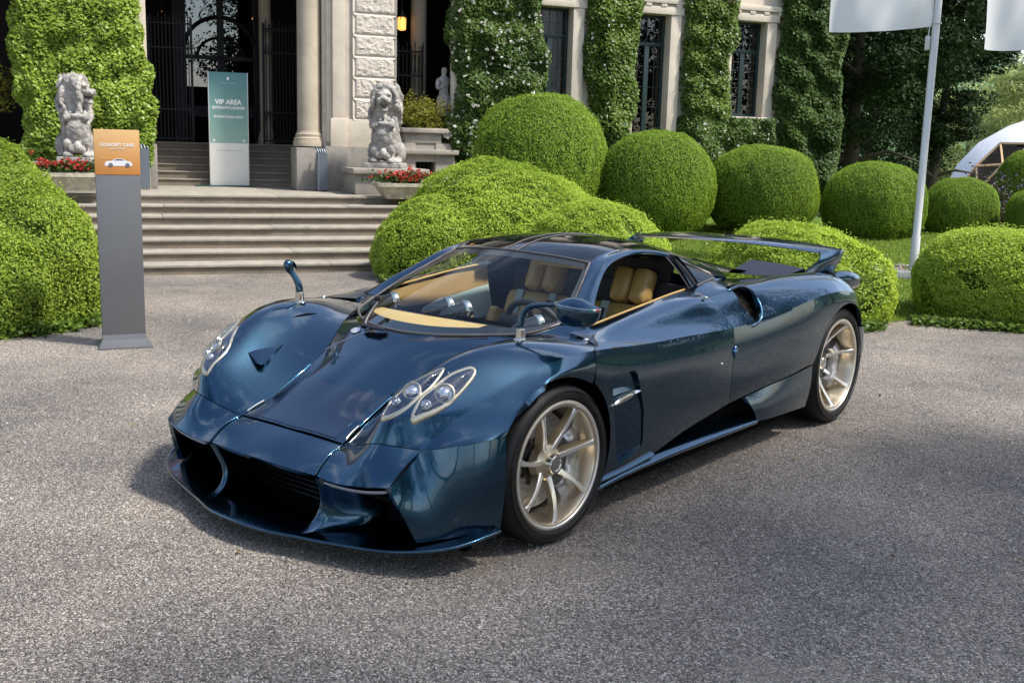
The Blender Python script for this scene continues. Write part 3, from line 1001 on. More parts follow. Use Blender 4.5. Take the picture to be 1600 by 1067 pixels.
# clipped yews on the lawn (one dense crown shared by all, each scaled to its own shape)
YL = [(0, 0, .42, 1, 1, .58)]
P, N, D, rs = ell_points(YL, 72000, 21, .022, 7, 1.0, .0, 2.35, .035)
i = rs.permutation(len(P))[:1500]
P[i] += N[i] * rs.uniform(.008, .032, (1500, 1))
pit = lump(P, 92, 11) + .7 * lump(P, 93, 23)
keep = (pit < 1.35) | (rs.rand(len(P)) < .3)
P, N, D = P[keep], N[keep], D[keep]
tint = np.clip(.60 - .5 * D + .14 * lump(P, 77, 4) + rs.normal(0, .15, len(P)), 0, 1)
YEW_ME = leaf_mesh('foliage', P, N + np.array([0, 0, .25]), .025 * rs.uniform(.7, 1.3, len(P)), tint, L_YEW, .42, .55, rs)
YEW_H = None
def yew(label, px, q, rx, top_px, base_px, rot, mat=None):
    hz = 208 + px * .02625
    z0 = CAM.z - q * (base_px - hz) / 1668.178
    z1 = CAM.z - q * (top_px - hz) / 1668.178
    x, y = px_w(px, q)
    global YEW_H
    root = empty('clipped_yew', (x, y, z0 - .05), rot, label, 'topiary', 'clipped yew domes on the lawn')
    o = bpy.data.objects.new('foliage', YEW_ME); link(o, root); o.scale = (rx, rx, z1 - z0 + .05)
    if YEW_H is None:
        YEW_H = hull('inner_twigs', YL, root, TWIG, .02, 7, 21, .955, 2.35)
        h = YEW_H
    else:
        h = bpy.data.objects.new('inner_twigs', YEW_H.data); link(h, root)
    h.scale = o.scale
    return root
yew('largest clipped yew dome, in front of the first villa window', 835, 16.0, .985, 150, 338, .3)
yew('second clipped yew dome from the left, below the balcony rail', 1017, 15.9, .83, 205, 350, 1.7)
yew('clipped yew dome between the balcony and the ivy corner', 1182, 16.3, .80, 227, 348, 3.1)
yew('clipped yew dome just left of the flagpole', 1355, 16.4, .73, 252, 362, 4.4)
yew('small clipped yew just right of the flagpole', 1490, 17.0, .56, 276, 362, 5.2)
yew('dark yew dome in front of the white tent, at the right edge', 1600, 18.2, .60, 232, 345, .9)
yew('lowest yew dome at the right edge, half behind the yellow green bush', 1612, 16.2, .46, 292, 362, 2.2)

# ---- climbers on the villa: leaves over a thin woody mat, in villa coordinates
def climber(name, label, cat, x0, x1, z0, z1, y, n, size, mat, seed, bulge=.22, flowers=0, edge=.17, fsize=.035, drape=0.0, mat2=None):
    rs = np.random.RandomState(seed)
    root = empty(name, VO + Matrix.Rotation(VR, 3, 'Z') @ Vector(((x0 + x1) / 2, y, 0)), VR, label, cat)
    cx = (x0 + x1) / 2
    m = int(n * 1.25)
    X = rs.uniform(x0 - edge, x1 + edge, m); Z = rs.uniform(z0 - edge, z1, m)
    Q = np.stack([X, np.zeros(m), Z], 1)
    wob = edge * (.7 * lump(Q, seed + 1, 4) + .45 * lump(Q, seed + 3, 13))
    u = np.minimum(X - (x0 + wob), (x1 + wob * .8) - X)
    v = Z - (z0 + .6 * wob)
    ok = (u > 0) & (v > 0)
    X, Z, u = X[ok], Z[ok], u[ok]
    Q = Q[ok]
    dep = rs.uniform(0, 1, len(X)) ** 1.5
    prof = np.clip(u / .25, 0, 1) ** .5
    relief = .5 + .5 * lump(Q, seed + 2, 6.5) * .6 + .3 * lump(Q, seed + 4, 15)
    Yo = -bulge * prof * np.clip(.45 + .55 * relief, .05, 1.4) + dep * .10 - drape * np.clip((z1 - Z) / (z1 - z0), 0, 1)
    P = np.stack([X - cx, Yo, Z], 1)
    g = lump(Q, seed + 6, 9) + .5 * lump(Q, seed + 8, 21)
    keep = (g > -1.55) | (rs.rand(len(P)) < .3)
    P, dep = P[keep], dep[keep]
    if len(P) > n: P, dep = P[:n], dep[:n]
    N = np.tile(np.array([0, -.8, .55]), (len(P), 1))
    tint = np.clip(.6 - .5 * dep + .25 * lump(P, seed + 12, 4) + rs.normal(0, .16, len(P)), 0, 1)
    me = leaf_mesh('foliage', P, N, size * rs.uniform(.7, 1.3, len(P)), tint, mat, .85, .42, rs, axis=np.tile(np.array([0, -.35, -1.0]), (len(P), 1)))
    o = bpy.data.objects.new('foliage', me); link(o, root)
    bm = bmesh.new()
    xa, xb = x0 + .2, x1 - .2
    G = np.array([[(xa + (xb - xa) * i / 12 - cx, -.01 - bulge * .2 * min(1, min(i, 12 - i) / 2), z0 + .25 + (z1 - z0 - .25) * j / 10) for i in range(13)] for j in range(11)])
    mobj('stem_mat', grid_bm(G, True, bm), TWIG, root, 180)
    if flowers:
        i = rs.permutation(len(P))[:flowers]
        fp = P[i] + np.array([0, -.05, 0])
        fp = np.repeat(fp, 5, 0) + rs.normal(0, fsize * .28, (flowers * 5, 3))
        me = leaf_mesh('blossom', fp, rs.normal(0, 1, fp.shape), np.full(len(fp), fsize), rs.rand(len(fp)), L_WHITE, .9, .6, rs)
        b = bpy.data.objects.new('blossom', me); link(b, root)
    return root
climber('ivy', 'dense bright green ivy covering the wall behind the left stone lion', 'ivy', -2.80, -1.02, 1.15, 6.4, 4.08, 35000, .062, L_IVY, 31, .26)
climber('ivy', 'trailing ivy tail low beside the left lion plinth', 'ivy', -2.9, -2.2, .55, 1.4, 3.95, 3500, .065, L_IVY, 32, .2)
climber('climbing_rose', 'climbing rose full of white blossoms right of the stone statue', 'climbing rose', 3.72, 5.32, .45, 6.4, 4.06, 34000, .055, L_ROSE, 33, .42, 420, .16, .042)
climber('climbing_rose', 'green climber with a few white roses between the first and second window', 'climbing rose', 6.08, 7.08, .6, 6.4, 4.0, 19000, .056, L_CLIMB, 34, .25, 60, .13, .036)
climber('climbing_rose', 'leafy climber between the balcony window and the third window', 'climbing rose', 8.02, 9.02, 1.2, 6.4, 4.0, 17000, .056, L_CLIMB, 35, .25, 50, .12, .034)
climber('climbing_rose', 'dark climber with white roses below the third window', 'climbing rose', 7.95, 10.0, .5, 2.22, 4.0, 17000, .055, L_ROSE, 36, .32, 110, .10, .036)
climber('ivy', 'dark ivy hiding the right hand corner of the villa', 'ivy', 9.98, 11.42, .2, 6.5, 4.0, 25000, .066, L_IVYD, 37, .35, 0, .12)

# ---- trees
def tree(label, x, y, z, h, crown, n, size, mat, seed, trunk_r=.22, group=None, name='broadleaf_tree', branches=7, lean=(0, 0)):
    rs = np.random.RandomState(seed)
    root = empty(name, (x, y, z), 0, label, 'tree', group)
    bm = bmesh.new()
    top = h * .72
    pts = [Vector((lean[0] * t * h + .15 * math.sin(3 * t + seed), lean[1] * t * h + .12 * math.sin(4 * t), top * t)) for t in np.linspace(0, 1, 8)]
    tube(bm, pts, [trunk_r * (1.25 - t) if t > .02 else trunk_r * 1.5 for t in np.linspace(0, 1, 8)], 10)
    for k in range(branches):
        t = rs.uniform(.28, .85)
        p0 = pts[0].lerp(pts[-1], t); p0 = pts[min(7, int(t * 7))]
        a = rs.uniform(0, 6.28); L_ = rs.uniform(.35, .7) * crown[0]
        p1 = p0 + Vector((math.cos(a) * L_ * .5, math.sin(a) * L_ * .5, L_ * .18))
        p2 = p0 + Vector((math.cos(a) * L_, math.sin(a) * L_, L_ * rs.uniform(.0, .5)))
        tube(bm, [p0, p1, p2], [trunk_r * .45, trunk_r * .3, trunk_r * .1], 6)
    mobj('trunk', bm, stone_mat('bark', (.085, .07, .052), .4, 6, 30, .8, .4, .95), root, 60)
    # crown: clumps of leaves spread through a lumpy volume
    nc = 120
    u = rs.normal(0, 1, (nc, 3)); u /= np.linalg.norm(u, axis=1, keepdims=True)
    rad = rs.uniform(.35, 1.0, nc) ** .6
    cc = np.array([lean[0] * h * .7, lean[1] * h * .7, crown[2]]) + u * rad[:, None] * np.array([crown[0], crown[0], crown[1]])
    per = n // nc
    P, N, T = [], [], []
    for c in cc:
        v = rs.normal(0, 1, (per, 3)); v /= np.linalg.norm(v, axis=1, keepdims=True)
        r = crown[0] * rs.uniform(.16, .30)
        q = c + v * (rs.uniform(.3, 1, per) ** .5)[:, None] * r * np.array([1.15, 1.15, .6])
        P.append(q); N.append(v * .6 + np.array([0, 0, .6])); T.append(np.clip(.5 + rs.normal(0, .2, per) + rs.uniform(-.2, .2), 0, 1))
    P, N, T = np.concatenate(P), np.concatenate(N), np.concatenate(T)
    ok = P[:, 2] > .8
    me = leaf_mesh('crown', P[ok], N[ok], size * rs.uniform(.6, 1.4, ok.sum()), T[ok], mat, .5, .7, rs)
    o = bpy.data.objects.new('crown', me); link(o, root)
    return root
x_, y_ = px_w(1320, 23.5)
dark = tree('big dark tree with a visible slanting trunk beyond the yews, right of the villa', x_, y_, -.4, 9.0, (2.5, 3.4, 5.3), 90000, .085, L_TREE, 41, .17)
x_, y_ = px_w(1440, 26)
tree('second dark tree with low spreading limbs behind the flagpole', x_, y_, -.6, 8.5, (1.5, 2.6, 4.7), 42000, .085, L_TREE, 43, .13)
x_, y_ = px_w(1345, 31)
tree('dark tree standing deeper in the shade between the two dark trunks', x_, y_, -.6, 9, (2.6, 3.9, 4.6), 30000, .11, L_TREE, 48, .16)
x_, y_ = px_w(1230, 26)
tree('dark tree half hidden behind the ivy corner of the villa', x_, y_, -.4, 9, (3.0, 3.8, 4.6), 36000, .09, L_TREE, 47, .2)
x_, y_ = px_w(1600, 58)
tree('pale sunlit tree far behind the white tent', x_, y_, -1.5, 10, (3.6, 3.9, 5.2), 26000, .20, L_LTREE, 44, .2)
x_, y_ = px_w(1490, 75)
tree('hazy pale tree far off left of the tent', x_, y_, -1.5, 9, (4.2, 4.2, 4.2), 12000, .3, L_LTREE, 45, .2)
# trees on the near side of the court: they stand behind and beside the camera and show in the paint
rs = np.random.RandomState(46)
Pl, Nl, Tl = [], [], []
bm = bmesh.new()
for (x, y, s_) in ((15.5, -2, 1), (13.0, 5.5, .85), (12.5, 11, .9), (15.5, 17, 1.1), (13.5, 24, 1.0), (17, 31, 1.2), (13.2, .6, .8), (16.5, -11, 1.15), (8.5, -17, 1.2), (-2, -19, 1.1), (-12, -21, 1.3), (24, 3, 1.4), (11, 22, 1.2), (-22, -24, 1.3)):
    tube(bm, [(x, y, -.05), (x + .1, y, 3 * s_), (x - .1, y + .1, 7 * s_)], [.32 * s_, .22 * s_, .1 * s_], 8)
    for k in range(70):
        u = rs.normal(0, 1, 3); u /= np.linalg.norm(u)
        c = np.array([x, y, 6.4 * s_]) + u * rs.uniform(.3, 1) ** .6 * np.array([4.2, 4.2, 4.4]) * s_
        v = rs.normal(0, 1, (150, 3)); v /= np.linalg.norm(v, axis=1, keepdims=True)
        Pl.append(c + v * (rs.uniform(.3, 1, 150) ** .5)[:, None] * np.array([1.1, 1.1, .7]) * s_)
        Nl.append(v * .6 + np.array([0, 0, .6])); Tl.append(np.clip(.5 + rs.normal(0, .2, 150) + rs.uniform(-.2, .2), 0, 1))
Pl, Nl, Tl = np.concatenate(Pl), np.concatenate(Nl), np.concatenate(Tl)
ok = Pl[:, 2] > .7
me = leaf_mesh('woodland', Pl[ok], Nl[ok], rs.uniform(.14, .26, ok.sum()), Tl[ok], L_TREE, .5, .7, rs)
wood = bpy.data.objects.new('woodland', me); link(wood); tag(wood, None, None, None, 'stuff')
mobj('woodland_trunks', bm, simple('wood_bark', (.08, .065, .05), .95, 0, 0, .3, 8), None, 60, 'stuff')
# a loose limbed tree beside the court whose crown throws soft shade on the gravel
tree('loose limbed tree beside the court, outside the right edge of the photo', 8.9, 3.1, 0, 11, (2.7, 2.0, 9.2), 10000, .17, L_TREE, 49, .2, branches=12)
tree('second loose limbed tree beside the court, nearer the camera than the first', 8.2, .7, 0, 11, (2.1, 1.9, 9.2), 3500, .16, L_TREE, 50, .2, branches=10)
# grass on the bank and short tufts along the edges
rs = np.random.RandomState(8)
m = 60000
px = rs.uniform(1000, 1700, m); q = rs.uniform(10.2, 17.5, m)
qe = np.interp(px, [560, 760, 1000, 1200, 1330, 1400, 1470, 1600, 2100], [14.2, 13.6, 12.6, 11.6, 10.3, 10.4, 10.9, 10.6, 10.2])
ok = q > qe + rs.uniform(-.15, .25, m)
px, q = px[ok], q[ok]
t_ = (px - 800) / 1668.178
X = CAM.x + FH.x * q + RH.x * t_ * q; Y = CAM.y + FH.y * q + RH.y * t_ * q
Z = np.maximum(.01, .012 + .10 * np.clip(q - 12.0, 0, 4.3)) + .015
P = np.stack([X, Y, Z], 1)
tint = np.clip(.5 + .25 * lump(P, 5, 1.5) + rs.normal(0, .2, len(P)), 0, 1)
me = leaf_mesh('grass', P, rs.normal(0, 1, (len(P), 3)) * np.array([1, 1, .3]), rs.uniform(.03, .065, len(P)), tint, L_GRASS, .18, .2, rs, axis=np.tile([0, 0, 1.0], (len(P), 1)))
o = bpy.data.objects.new('grass', me); link(o); tag(o, None, None, None, 'stuff')
# daisies on the strip of lawn behind the wing
i = rs.permutation(len(P))[:240]
me = leaf_mesh('daisies', P[i] + np.array([0, 0, .02]), np.tile([0, 0, .2], (240, 1)), np.full(240, .022), rs.rand(240), L_WHITE, .9, 1, rs)
o = bpy.data.objects.new('daisies', me); link(o); tag(o, None, None, None, 'stuff')

# ivy creeping out at the foot of the front bushes, a few fallen leaves on the court
rs = np.random.RandomState(77)
def foot_ring(px0, px1, q0, q1, n):
    t = rs.rand(n); px = px0 + (px1 - px0) * t; q = q0 + (q1 - q0) * t + rs.normal(0, .06, n)
    tt = (px - 800) / 1668.178
    return np.stack([CAM.x + FH.x * q + RH.x * tt * q, CAM.y + FH.y * q + RH.y * tt * q, rs.uniform(.008, .09, n)], 1)
Pg = np.concatenate([foot_ring(-120, 60, 8.15, 8.55, 900), foot_ring(60, 150, 8.6, 9.1, 500), foot_ring(1430, 1640, 10.35, 9.95, 900), foot_ring(1330, 1390, 9.75, 9.95, 350), foot_ring(588, 660, 12.45, 12.15, 500)])
me = leaf_mesh('ground_ivy', Pg, np.tile([0, -.2, 1.0], (len(Pg), 1)), rs.uniform(.03, .06, len(Pg)), rs.rand(len(Pg)), L_CLIMB, .85, .5, rs)
o = bpy.data.objects.new('ground_ivy', me); link(o); tag(o, None, None, None, 'stuff')
n = 110
Pf = np.stack([rs.uniform(-6, 3, n), rs.uniform(-2.5, 6, n), np.full(n, .012)], 1)
me = leaf_mesh('fallen_leaves', Pf, np.tile([0, 0, 1.0], (n, 1)), rs.uniform(.02, .045, n), rs.rand(n), leaf_mat('dry_leaf', (.10, .065, .03), (.26, .19, .08), .2), .6, .25, rs)
o = bpy.data.objects.new('fallen_leaves', me); link(o); tag(o, None, None, None, 'stuff')

# ================================================================== the car
CARBON = carbon_mat()
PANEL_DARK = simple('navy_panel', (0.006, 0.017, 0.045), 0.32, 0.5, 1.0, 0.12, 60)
BLACK = simple('black_plastic', (0.012, 0.012, 0.013), 0.45)
PIT = simple('dark_duct', (0.004, 0.004, 0.005), 0.8, spec=.05)
GLOSSBLK = simple('gloss_black', (0.008, 0.009, 0.011), 0.08, 0, 1.0)
GOLD = simple('champagne_gold', (0.60, 0.525, 0.40), 0.32, 0.95, 0.2, 0.04, 30)
FRAMEGOLD = simple('satin_gold', (0.50, 0.45, 0.34), 0.28, 0.85, 0.2)
MACH = simple('machined_alloy', (0.90, 0.88, 0.84), 0.30, 0.9)
STEEL = simple('polished_steel', (0.66, 0.64, 0.58), 0.14, 1.0)
CHROME = simple('lamp_chrome', (0.8, 0.8, 0.82), 0.06, 1.0)
RUBBER = simple('tyre_rubber', (0.011, 0.011, 0.011), 0.5, 0, 0, 0.2, 40, 0.1, 300, spec=.22)
SEAL = simple('bronze_seal', (0.12, 0.105, 0.10), 0.4, 0.3)
TAN = simple('tan_leather', (0.47, 0.30, 0.095), 0.42, 0, 0.15, 0.10, 14, 0.12, 260)
TANL = simple('light_tan_leather', (0.60, 0.40, 0.16), 0.45, 0, 0.1, 0.06, 12, 0.1, 260)
AQUA = simple('pale_aqua_cloth', (0.36, 0.46, 0.45), 0.6, 0, 0, 0.08, 60)
CABIN = simple('cabin_black', (0.010, 0.011, 0.014), 0.55)
DISC = simple('carbon_disc', (0.27, 0.265, 0.26), 0.38, 0.5, 0, 0.15, 60)
CALIPER = simple('silver_caliper', (0.55, 0.55, 0.56), 0.3, 0.8)
WHITE_P = simple('white_paint', (0.78, 0.78, 0.76), 0.4)
WINDSHIELD = glass_mat('windscreen_glass', (0.86, 0.90, 0.88), 0.0, .55)
CLEAR = glass_mat('lamp_glass', (0.92, 0.95, 0.97), 0.0, 1.2)
DARKGLASS = simple('dark_glass', (0.004, 0.005, 0.005), 0.03, 0, 0.0, spec=0.3)

car = empty('sports_car', (0, 0, 0), 0, 'low blue carbon-weave sports car with champagne gold wheels and a tall rear wing', 'sports car')

# ---- front fender (left side, x > 0); rows run from the bonnet gap over the crest and ridge to the arch lip
FEND = [
 [(.331,-.597,.412),(.31,-.49,.455),(.305,-.38,.51),(.31,-.26,.572),(.34,-.10,.652),(.43,.075,.735),(.60,.375,.785)],
 [(.45,-.622,.440),(.485,-.548,.555),(.485,-.45,.612),(.51,-.32,.670),(.545,-.14,.723),(.60,.07,.768),(.73,.36,.792)],
 [(.58,-.645,.477),(.585,-.595,.595),(.60,-.465,.690),(.65,-.31,.772),(.70,-.12,.816),(.745,.085,.818),(.855,.335,.795)],
 [(.66,-.612,.474),(.700,-.53,.598),(.738,-.40,.682),(.785,-.265,.745),(.825,-.10,.797),(.865,.085,.808),(.925,.285,.79)],
 [(.735,-.562,.466),(.80,-.417,.585),(.85,-.307,.651),(.885,-.211,.698),(.925,-.08,.75),(.955,.08,.779),(.965,.224,.781)],
 [(.86,-.485,.492),(.885,-.39,.547),(.92,-.295,.615),(.943,-.205,.667),(.966,-.085,.722),(.98,.08,.745),(.984,.215,.73)],
 [(.93,-.40,.51),(.935,-.355,.538),(.955,-.28,.602),(.972,-.20,.66),(.984,-.085,.708),(.99,.075,.718),(.988,.21,.69)],
 [(.958,-.335,.515),(.962,-.315,.552),(.968,-.265,.612),(.978,-.19,.67),(.985,-.085,.702),(.985,.07,.692),(.98,.205,.645)],
]
FEND_G = loft(FEND, 7, 12, cr=(4,))
def both(name, G, mat, depth=0.02, flip=False, cuts=(), smooth=35, parent=None, keep_r=False):
    res = []
    for s in (1, -1):
        bm = grid_bm(G if s > 0 else mir(G), flip if s > 0 else not flip)
        for g, k in cuts:
            gg = (lambda co, g=g, s=s: g(Vector((co.x * s, co.y, co.z))))
            cut(bm, gg, k)
        if depth: flange(bm, depth)
        res.append(mobj(name, bm, mat, parent or car, smooth))
    return res
def shrink(G, d=0.0022, sides='lrtb'):
    """pull the border of a panel back by d so neighbouring panels leave a shut line"""
    G = G.copy()
    def pull(A, B):
        v = B - A
        return A + v / np.maximum(np.linalg.norm(v, axis=-1, keepdims=True), 1e-9) * d
    if 'l' in sides: G[:, 0] = pull(G[:, 0], G[:, 1])
    if 'r' in sides: G[:, -1] = pull(G[:, -1], G[:, -2])
    if 't' in sides: G[0] = pull(G[0], G[1])
    if 'b' in sides: G[-1] = pull(G[-1], G[-2])
    return G
fenders = both('front_fender', shrink(FEND_G, .002, 'lrt'), CARBON, 0.02, smooth=20)

# ---- bonnet (symmetric), its border is the fender gap
HC = [(.0,-.603,.416),(0,-.50,.470),(0,-.40,.527),(0,-.275,.598),(0,-.13,.675),(0,-.02,.735),(0,.015,.755)]
hood_rows = []
for k in range(7):
    e = np.array(FEND[0][k], float); c = np.array(HC[k], float)
    def mid(t):
        p = c * (1 - t) + e * t
        p[2] += 0.30 * (c[2] - e[2]) * t * (1 - t) + (0.012 if k > 1 else 0.004) * 4 * t * (1 - t)
        if k == 6: p[1] = .015 + .36 * t ** 2.2; p[2] = .755 + .03 * t; p[0] = .60 * t
        return p
    L = [mid(t) for t in (1, .75, .5, .25)]
    hood_rows.append([(-p[0], p[1], p[2]) for p in L] + [tuple(c)] + [tuple(p) for p in reversed(L)])
HOOD_G = loft(hood_rows, 10, 6)
HOOD_G[:, :, 2] += .007 * np.clip((-.12 - HOOD_G[:, :, 1]) / .2, 0, 1)
bm = grid_bm(shrink(HOOD_G, .003, 'lrb'), True)
flange(bm, 0.02)
hood = mobj('bonnet', bm, CARBON, car, 35)
# lower nose panel: smoother, darker navy sheet just above the lower bonnet surface
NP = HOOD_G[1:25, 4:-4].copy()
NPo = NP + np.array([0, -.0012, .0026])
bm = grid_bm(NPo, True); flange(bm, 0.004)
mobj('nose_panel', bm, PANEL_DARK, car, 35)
for s in (1, -1):
    bm = bmesh.new()
    a = np.array([.322 * s, -.575, .432]); b_ = np.array([.309 * s, -.495, .467])
    tube(bm, [a, a * .5 + b_ * .5 + np.array([0, 0, .003]), b_], .0055, 8)
    mobj('bonnet_hinge', bm, STEEL, car, 50)

# ---- front bumper: upper face and two side faces
shut = [(0,-.603,.416),(.17,-.60,.415),(.331,-.597,.412),(.45,-.622,.440),(.58,-.645,.477),(.66,-.612,.474),(.735,-.562,.466)]
lead = [(0,-.764,.323),(.17,-.762,.323),(.345,-.754,.323),(.45,-.757,.319),(.55,-.752,.327),(.64,-.738,.338),(.718,-.72,.35)]
mid1 = []
for a, b_ in zip(shut, lead):
    m_ = (np.array(a) + np.array(b_)) / 2
    mid1.append(tuple(m_ + np.array([0, -.006, .008 + (.010 if abs(a[0] - .331) < .01 else -.004 if .01 < a[0] < .3 else 0)])))
half = [shut, mid1, lead]
full = [[(-x, y, z) for x, y, z in reversed(r)] + list(r[1:]) for r in half]
BT = loft(full, 6, 6, cc=(4, 8))
bm = grid_bm(shrink(BT, .002, 't'), False)
flange(bm, 0.025)
bumper = mobj('front_bumper', bm, CARBON, car, 35)
st = [(.718,-.72,.35),(.735,-.562,.466),(.86,-.485,.492),(.93,-.40,.51),(.958,-.335,.515)]
sb = [(.778,-.632,.127),(.832,-.558,.133),(.888,-.478,.142),(.936,-.402,.150),(.955,-.35,.155)]
side = []
for t in (0, .3, .65, 1):
    row = []
    for i, (a, b_) in enumerate(zip(st, sb)):
        p = np.array(a) * (1 - t) + np.array(b_) * t
        bul = 4 * t * (1 - t) * (.018 if 0 < i < 4 else .004)
        p += np.array([.8, -.6, 0]) * bul
        if i == 4: p[0] += .012 * 4 * t * (1 - t)
        row.append(tuple(p))
    side.append(row)
both('bumper_side', shrink(loft(side, 6, 8), .002, ''), CARBON, 0.025)
# raised bead along the two ridges that frame the nose panel
for s in (1, -1):
    bm = bmesh.new()
    rg_ = ncs([(s * .331,-.600,.413),(s * .338,-.684,.3855),(s * .345,-.755,.323)], 10)
    tube(bm, rg_ + np.array([0, -.001, .002]), .0042, 8)
    mobj('nose_ridge', bm, CARBON, car, 180)
    bm = bmesh.new()
    hg = HOOD_G[1:34, 0 if s < 0 else -1] + np.array([-.002 * s, 0, .001])
    tube(bm, hg, .0034, 6)
    mobj('bonnet_edge', bm, CARBON, car, 180)
# pale strip lamps under the brow of the outer intakes
for s in (1, -1):
    v = []
    P_ = [(.39,-.748,.306),(.5,-.745,.309),(.6,-.735,.316),(.70,-.714,.332)]
    C_ = ncs(P_, 16)
    bm = bmesh.new()
    hts = np.concatenate([[.003], np.linspace(.012, .010, 14), [.005]])
    for i in range(15):
        a, b_ = C_[i], C_[i + 1]
        q = [(a[0]*s, a[1]-.003, a[2]), (b_[0]*s, b_[1]-.003, b_[2]), (b_[0]*s, b_[1]+.008, b_[2]-hts[i+1]), (a[0]*s, a[1]+.008, a[2]-hts[i])]
        vs = [bm.verts.new(p) for p in q]
        bm.faces.new(vs)
    bmesh.ops.remove_doubles(bm, verts=bm.verts, dist=1e-5)
    r_ = bmesh.ops.solidify(bm, geom=list(bm.faces), thickness=.004)
    mobj('strip_lamp', bm, simple('strip_lamp_white', (.36, .36, .38), .25, 0, .5), car, 40)
# curved vanes between the intakes (thick blades, swept forward at the foot)
def vane(name, lead_pts, back_pts, th):
    for s in (1, -1):
        A = ncs(lead_pts, 14); B = ncs(back_pts, 14)
        rows = []
        for t, w_ in ((0, .45), (.03, .9), (.3, 1), (1, 1)):
            rows.append(A * (1 - t) + B * t + np.array([w_ * th / 2, 0, 0]))
        rows2 = [A * (1 - t) + B * t - np.array([w_ * th / 2, 0, 0]) for t, w_ in ((1, 1), (.3, 1), (.03, .9), (0, .45))]
        G = np.stack(rows2 + rows)
        G[..., 0] *= s
        mobj(name, grid_bm(loft(G, 3, 1), s < 0), CARBON, car, 60)
vane('intake_vane', [(.347,-.750,.312),(.338,-.722,.25),(.322,-.706,.185),(.312,-.728,.13),(.302,-.79,.095),(.292,-.84,.084)],
     [(.43,-.50,.32),(.43,-.48,.27),(.42,-.47,.20),(.41,-.47,.13),(.40,-.47,.09),(.39,-.48,.078)], .042)
# outer flank of each vane flares back into the outer intake
for s in (1, -1):
    A = ncs([(.357,-.748,.312),(.350,-.724,.25),(.335,-.708,.185),(.325,-.730,.13),(.315,-.790,.095),(.305,-.838,.084)], 14)
    Bm = ncs([(.40,-.68,.312),(.395,-.655,.25),(.385,-.645,.185),(.38,-.655,.13),(.375,-.70,.098),(.37,-.74,.088)], 14)
    Bk = ncs([(.455,-.50,.312),(.46,-.49,.25),(.46,-.48,.185),(.46,-.48,.13),(.455,-.49,.10),(.45,-.50,.088)], 14)
    G = np.stack([A, Bm, Bk]); G[..., 0] *= s
    mobj('intake_flank', grid_bm(loft(G, 6, 1), s < 0), CARBON, car, 60)
# splitter: centre lip and outer blades in one plate
spl = [(0,-.893,.088),(.20,-.872,.085),(.31,-.838,.085),(.424,-.806,.085),(.54,-.772,.087),(.70,-.724,.095),(.82,-.663,.108),(.905,-.588,.122),(.952,-.495,.137),(.972,-.37,.150)]
edge = ncs(spl, 44).tolist()
def plate(edge_pts, back_y, th, zin, lip=.006):
    bm = bmesh.new()
    E_ = [(-x, y, z) for x, y, z in reversed(edge_pts)] + list(edge_pts[1:])
    top, rim, low, inn, inl = [], [], [], [], []
    for x, y, z in E_:
        c = .93
        top.append(bm.verts.new((x * (1 - .012), y + .012, z + lip)))
        rim.append(bm.verts.new((x, y, z)))
        low.append(bm.verts.new((x * (1 - .012), y + .012, z - th)))
        zi = zin if abs(x) < .4 else max(zin, z + .022)
        inn.append(bm.verts.new((x * .86, back_y, zi)))
        inl.append(bm.verts.new((x * .86, back_y, zi - th)))
    for A, B in ((inn, top), (top, rim), (rim, low), (low, inl)):
        for i in range(len(E_) - 1):
            bm.faces.new((A[i], A[i + 1], B[i + 1], B[i]))
    return bm
mobj('front_splitter', plate(edge, -.33, .012, .10), CARBON, car, 30)
bm = bmesh.new()
tube(bm, [(-x, y, z + .002) for x, y, z in reversed(edge)] + [(x, y, z + .002) for x, y, z in edge[1:]], .0075, 8)
mobj('splitter_lip', bm, CARBON, car, 180)
# ducts and mesh behind the mouths
box('intake_duct', (-.88, -.47, .07), (.88, -.43, .42), PIT, car)
box('intake_roof', (-.70, -.70, .285), (.70, -.45, .30), PIT, car)
bm = bmesh.new()
for k in range(9):
    add_box(bm, (-.42, -.500, .10 + k * .022), (.42, -.494, .104 + k * .022))
mobj('intake_mesh', bm, BLACK, car)

# ---- windscreen
def sym(h): return [(-x, y, z) for x, y, z in h] + [(x, y, z) for x, y, z in reversed(h[:-1])]
W0 = sym([(.60,.47,.82),(.555,.338,.792),(.41,.172,.779),(.22,.062,.768),(0,.03,.762)])
W1 = sym([(.572,.59,.885),(.50,.50,.888),(.36,.40,.89),(.195,.335,.891),(0,.31,.892)])
W2 = sym([(.51,.755,.972),(.435,.705,.984),(.305,.64,.992),(.165,.60,.998),(0,.585,1.0)])
W3 = sym([(.444,.91,1.055),(.365,.885,1.068),(.25,.858,1.079),(.135,.842,1.085),(0,.835,1.088)])
WS = loft([W0, W1, W2, W3], 8, 8)
mobj('windscreen', grid_bm(WS), WINDSHIELD, car, 180)
# black ceramic border and bronze seal
bm = bmesh.new()
nb = WS.shape[1]
Gb = np.concatenate([WS[:3]], 0) + np.array([0, -.001, -.003])
grid_bm(Gb, False, bm)
mobj('windscreen_border', bm, GLOSSBLK, car, 180)
bm = bmesh.new()
for a0, a1 in ((0, 3), (-3, None)):
    Gs = WS[2:, a0:a1] + np.array([0, 0, -.004])
    grid_bm(Gs, False, bm)
grid_bm(WS[-3:] + np.array([0, 0, -.004]), False, bm)
mobj('windscreen_frame', bm, CABIN, car, 180)
bm = bmesh.new()
tube(bm, WS[0] + np.array([0, -.004, .001]), .0065, 6)
tube(bm, WS[-1] + np.array([0, 0, .001]), .0045, 6)
for j in (0, -1): tube(bm, WS[:, j] + np.array([0, 0, .002]), .0055, 6)
mobj('windscreen_seal', bm, SEAL, car, 60)
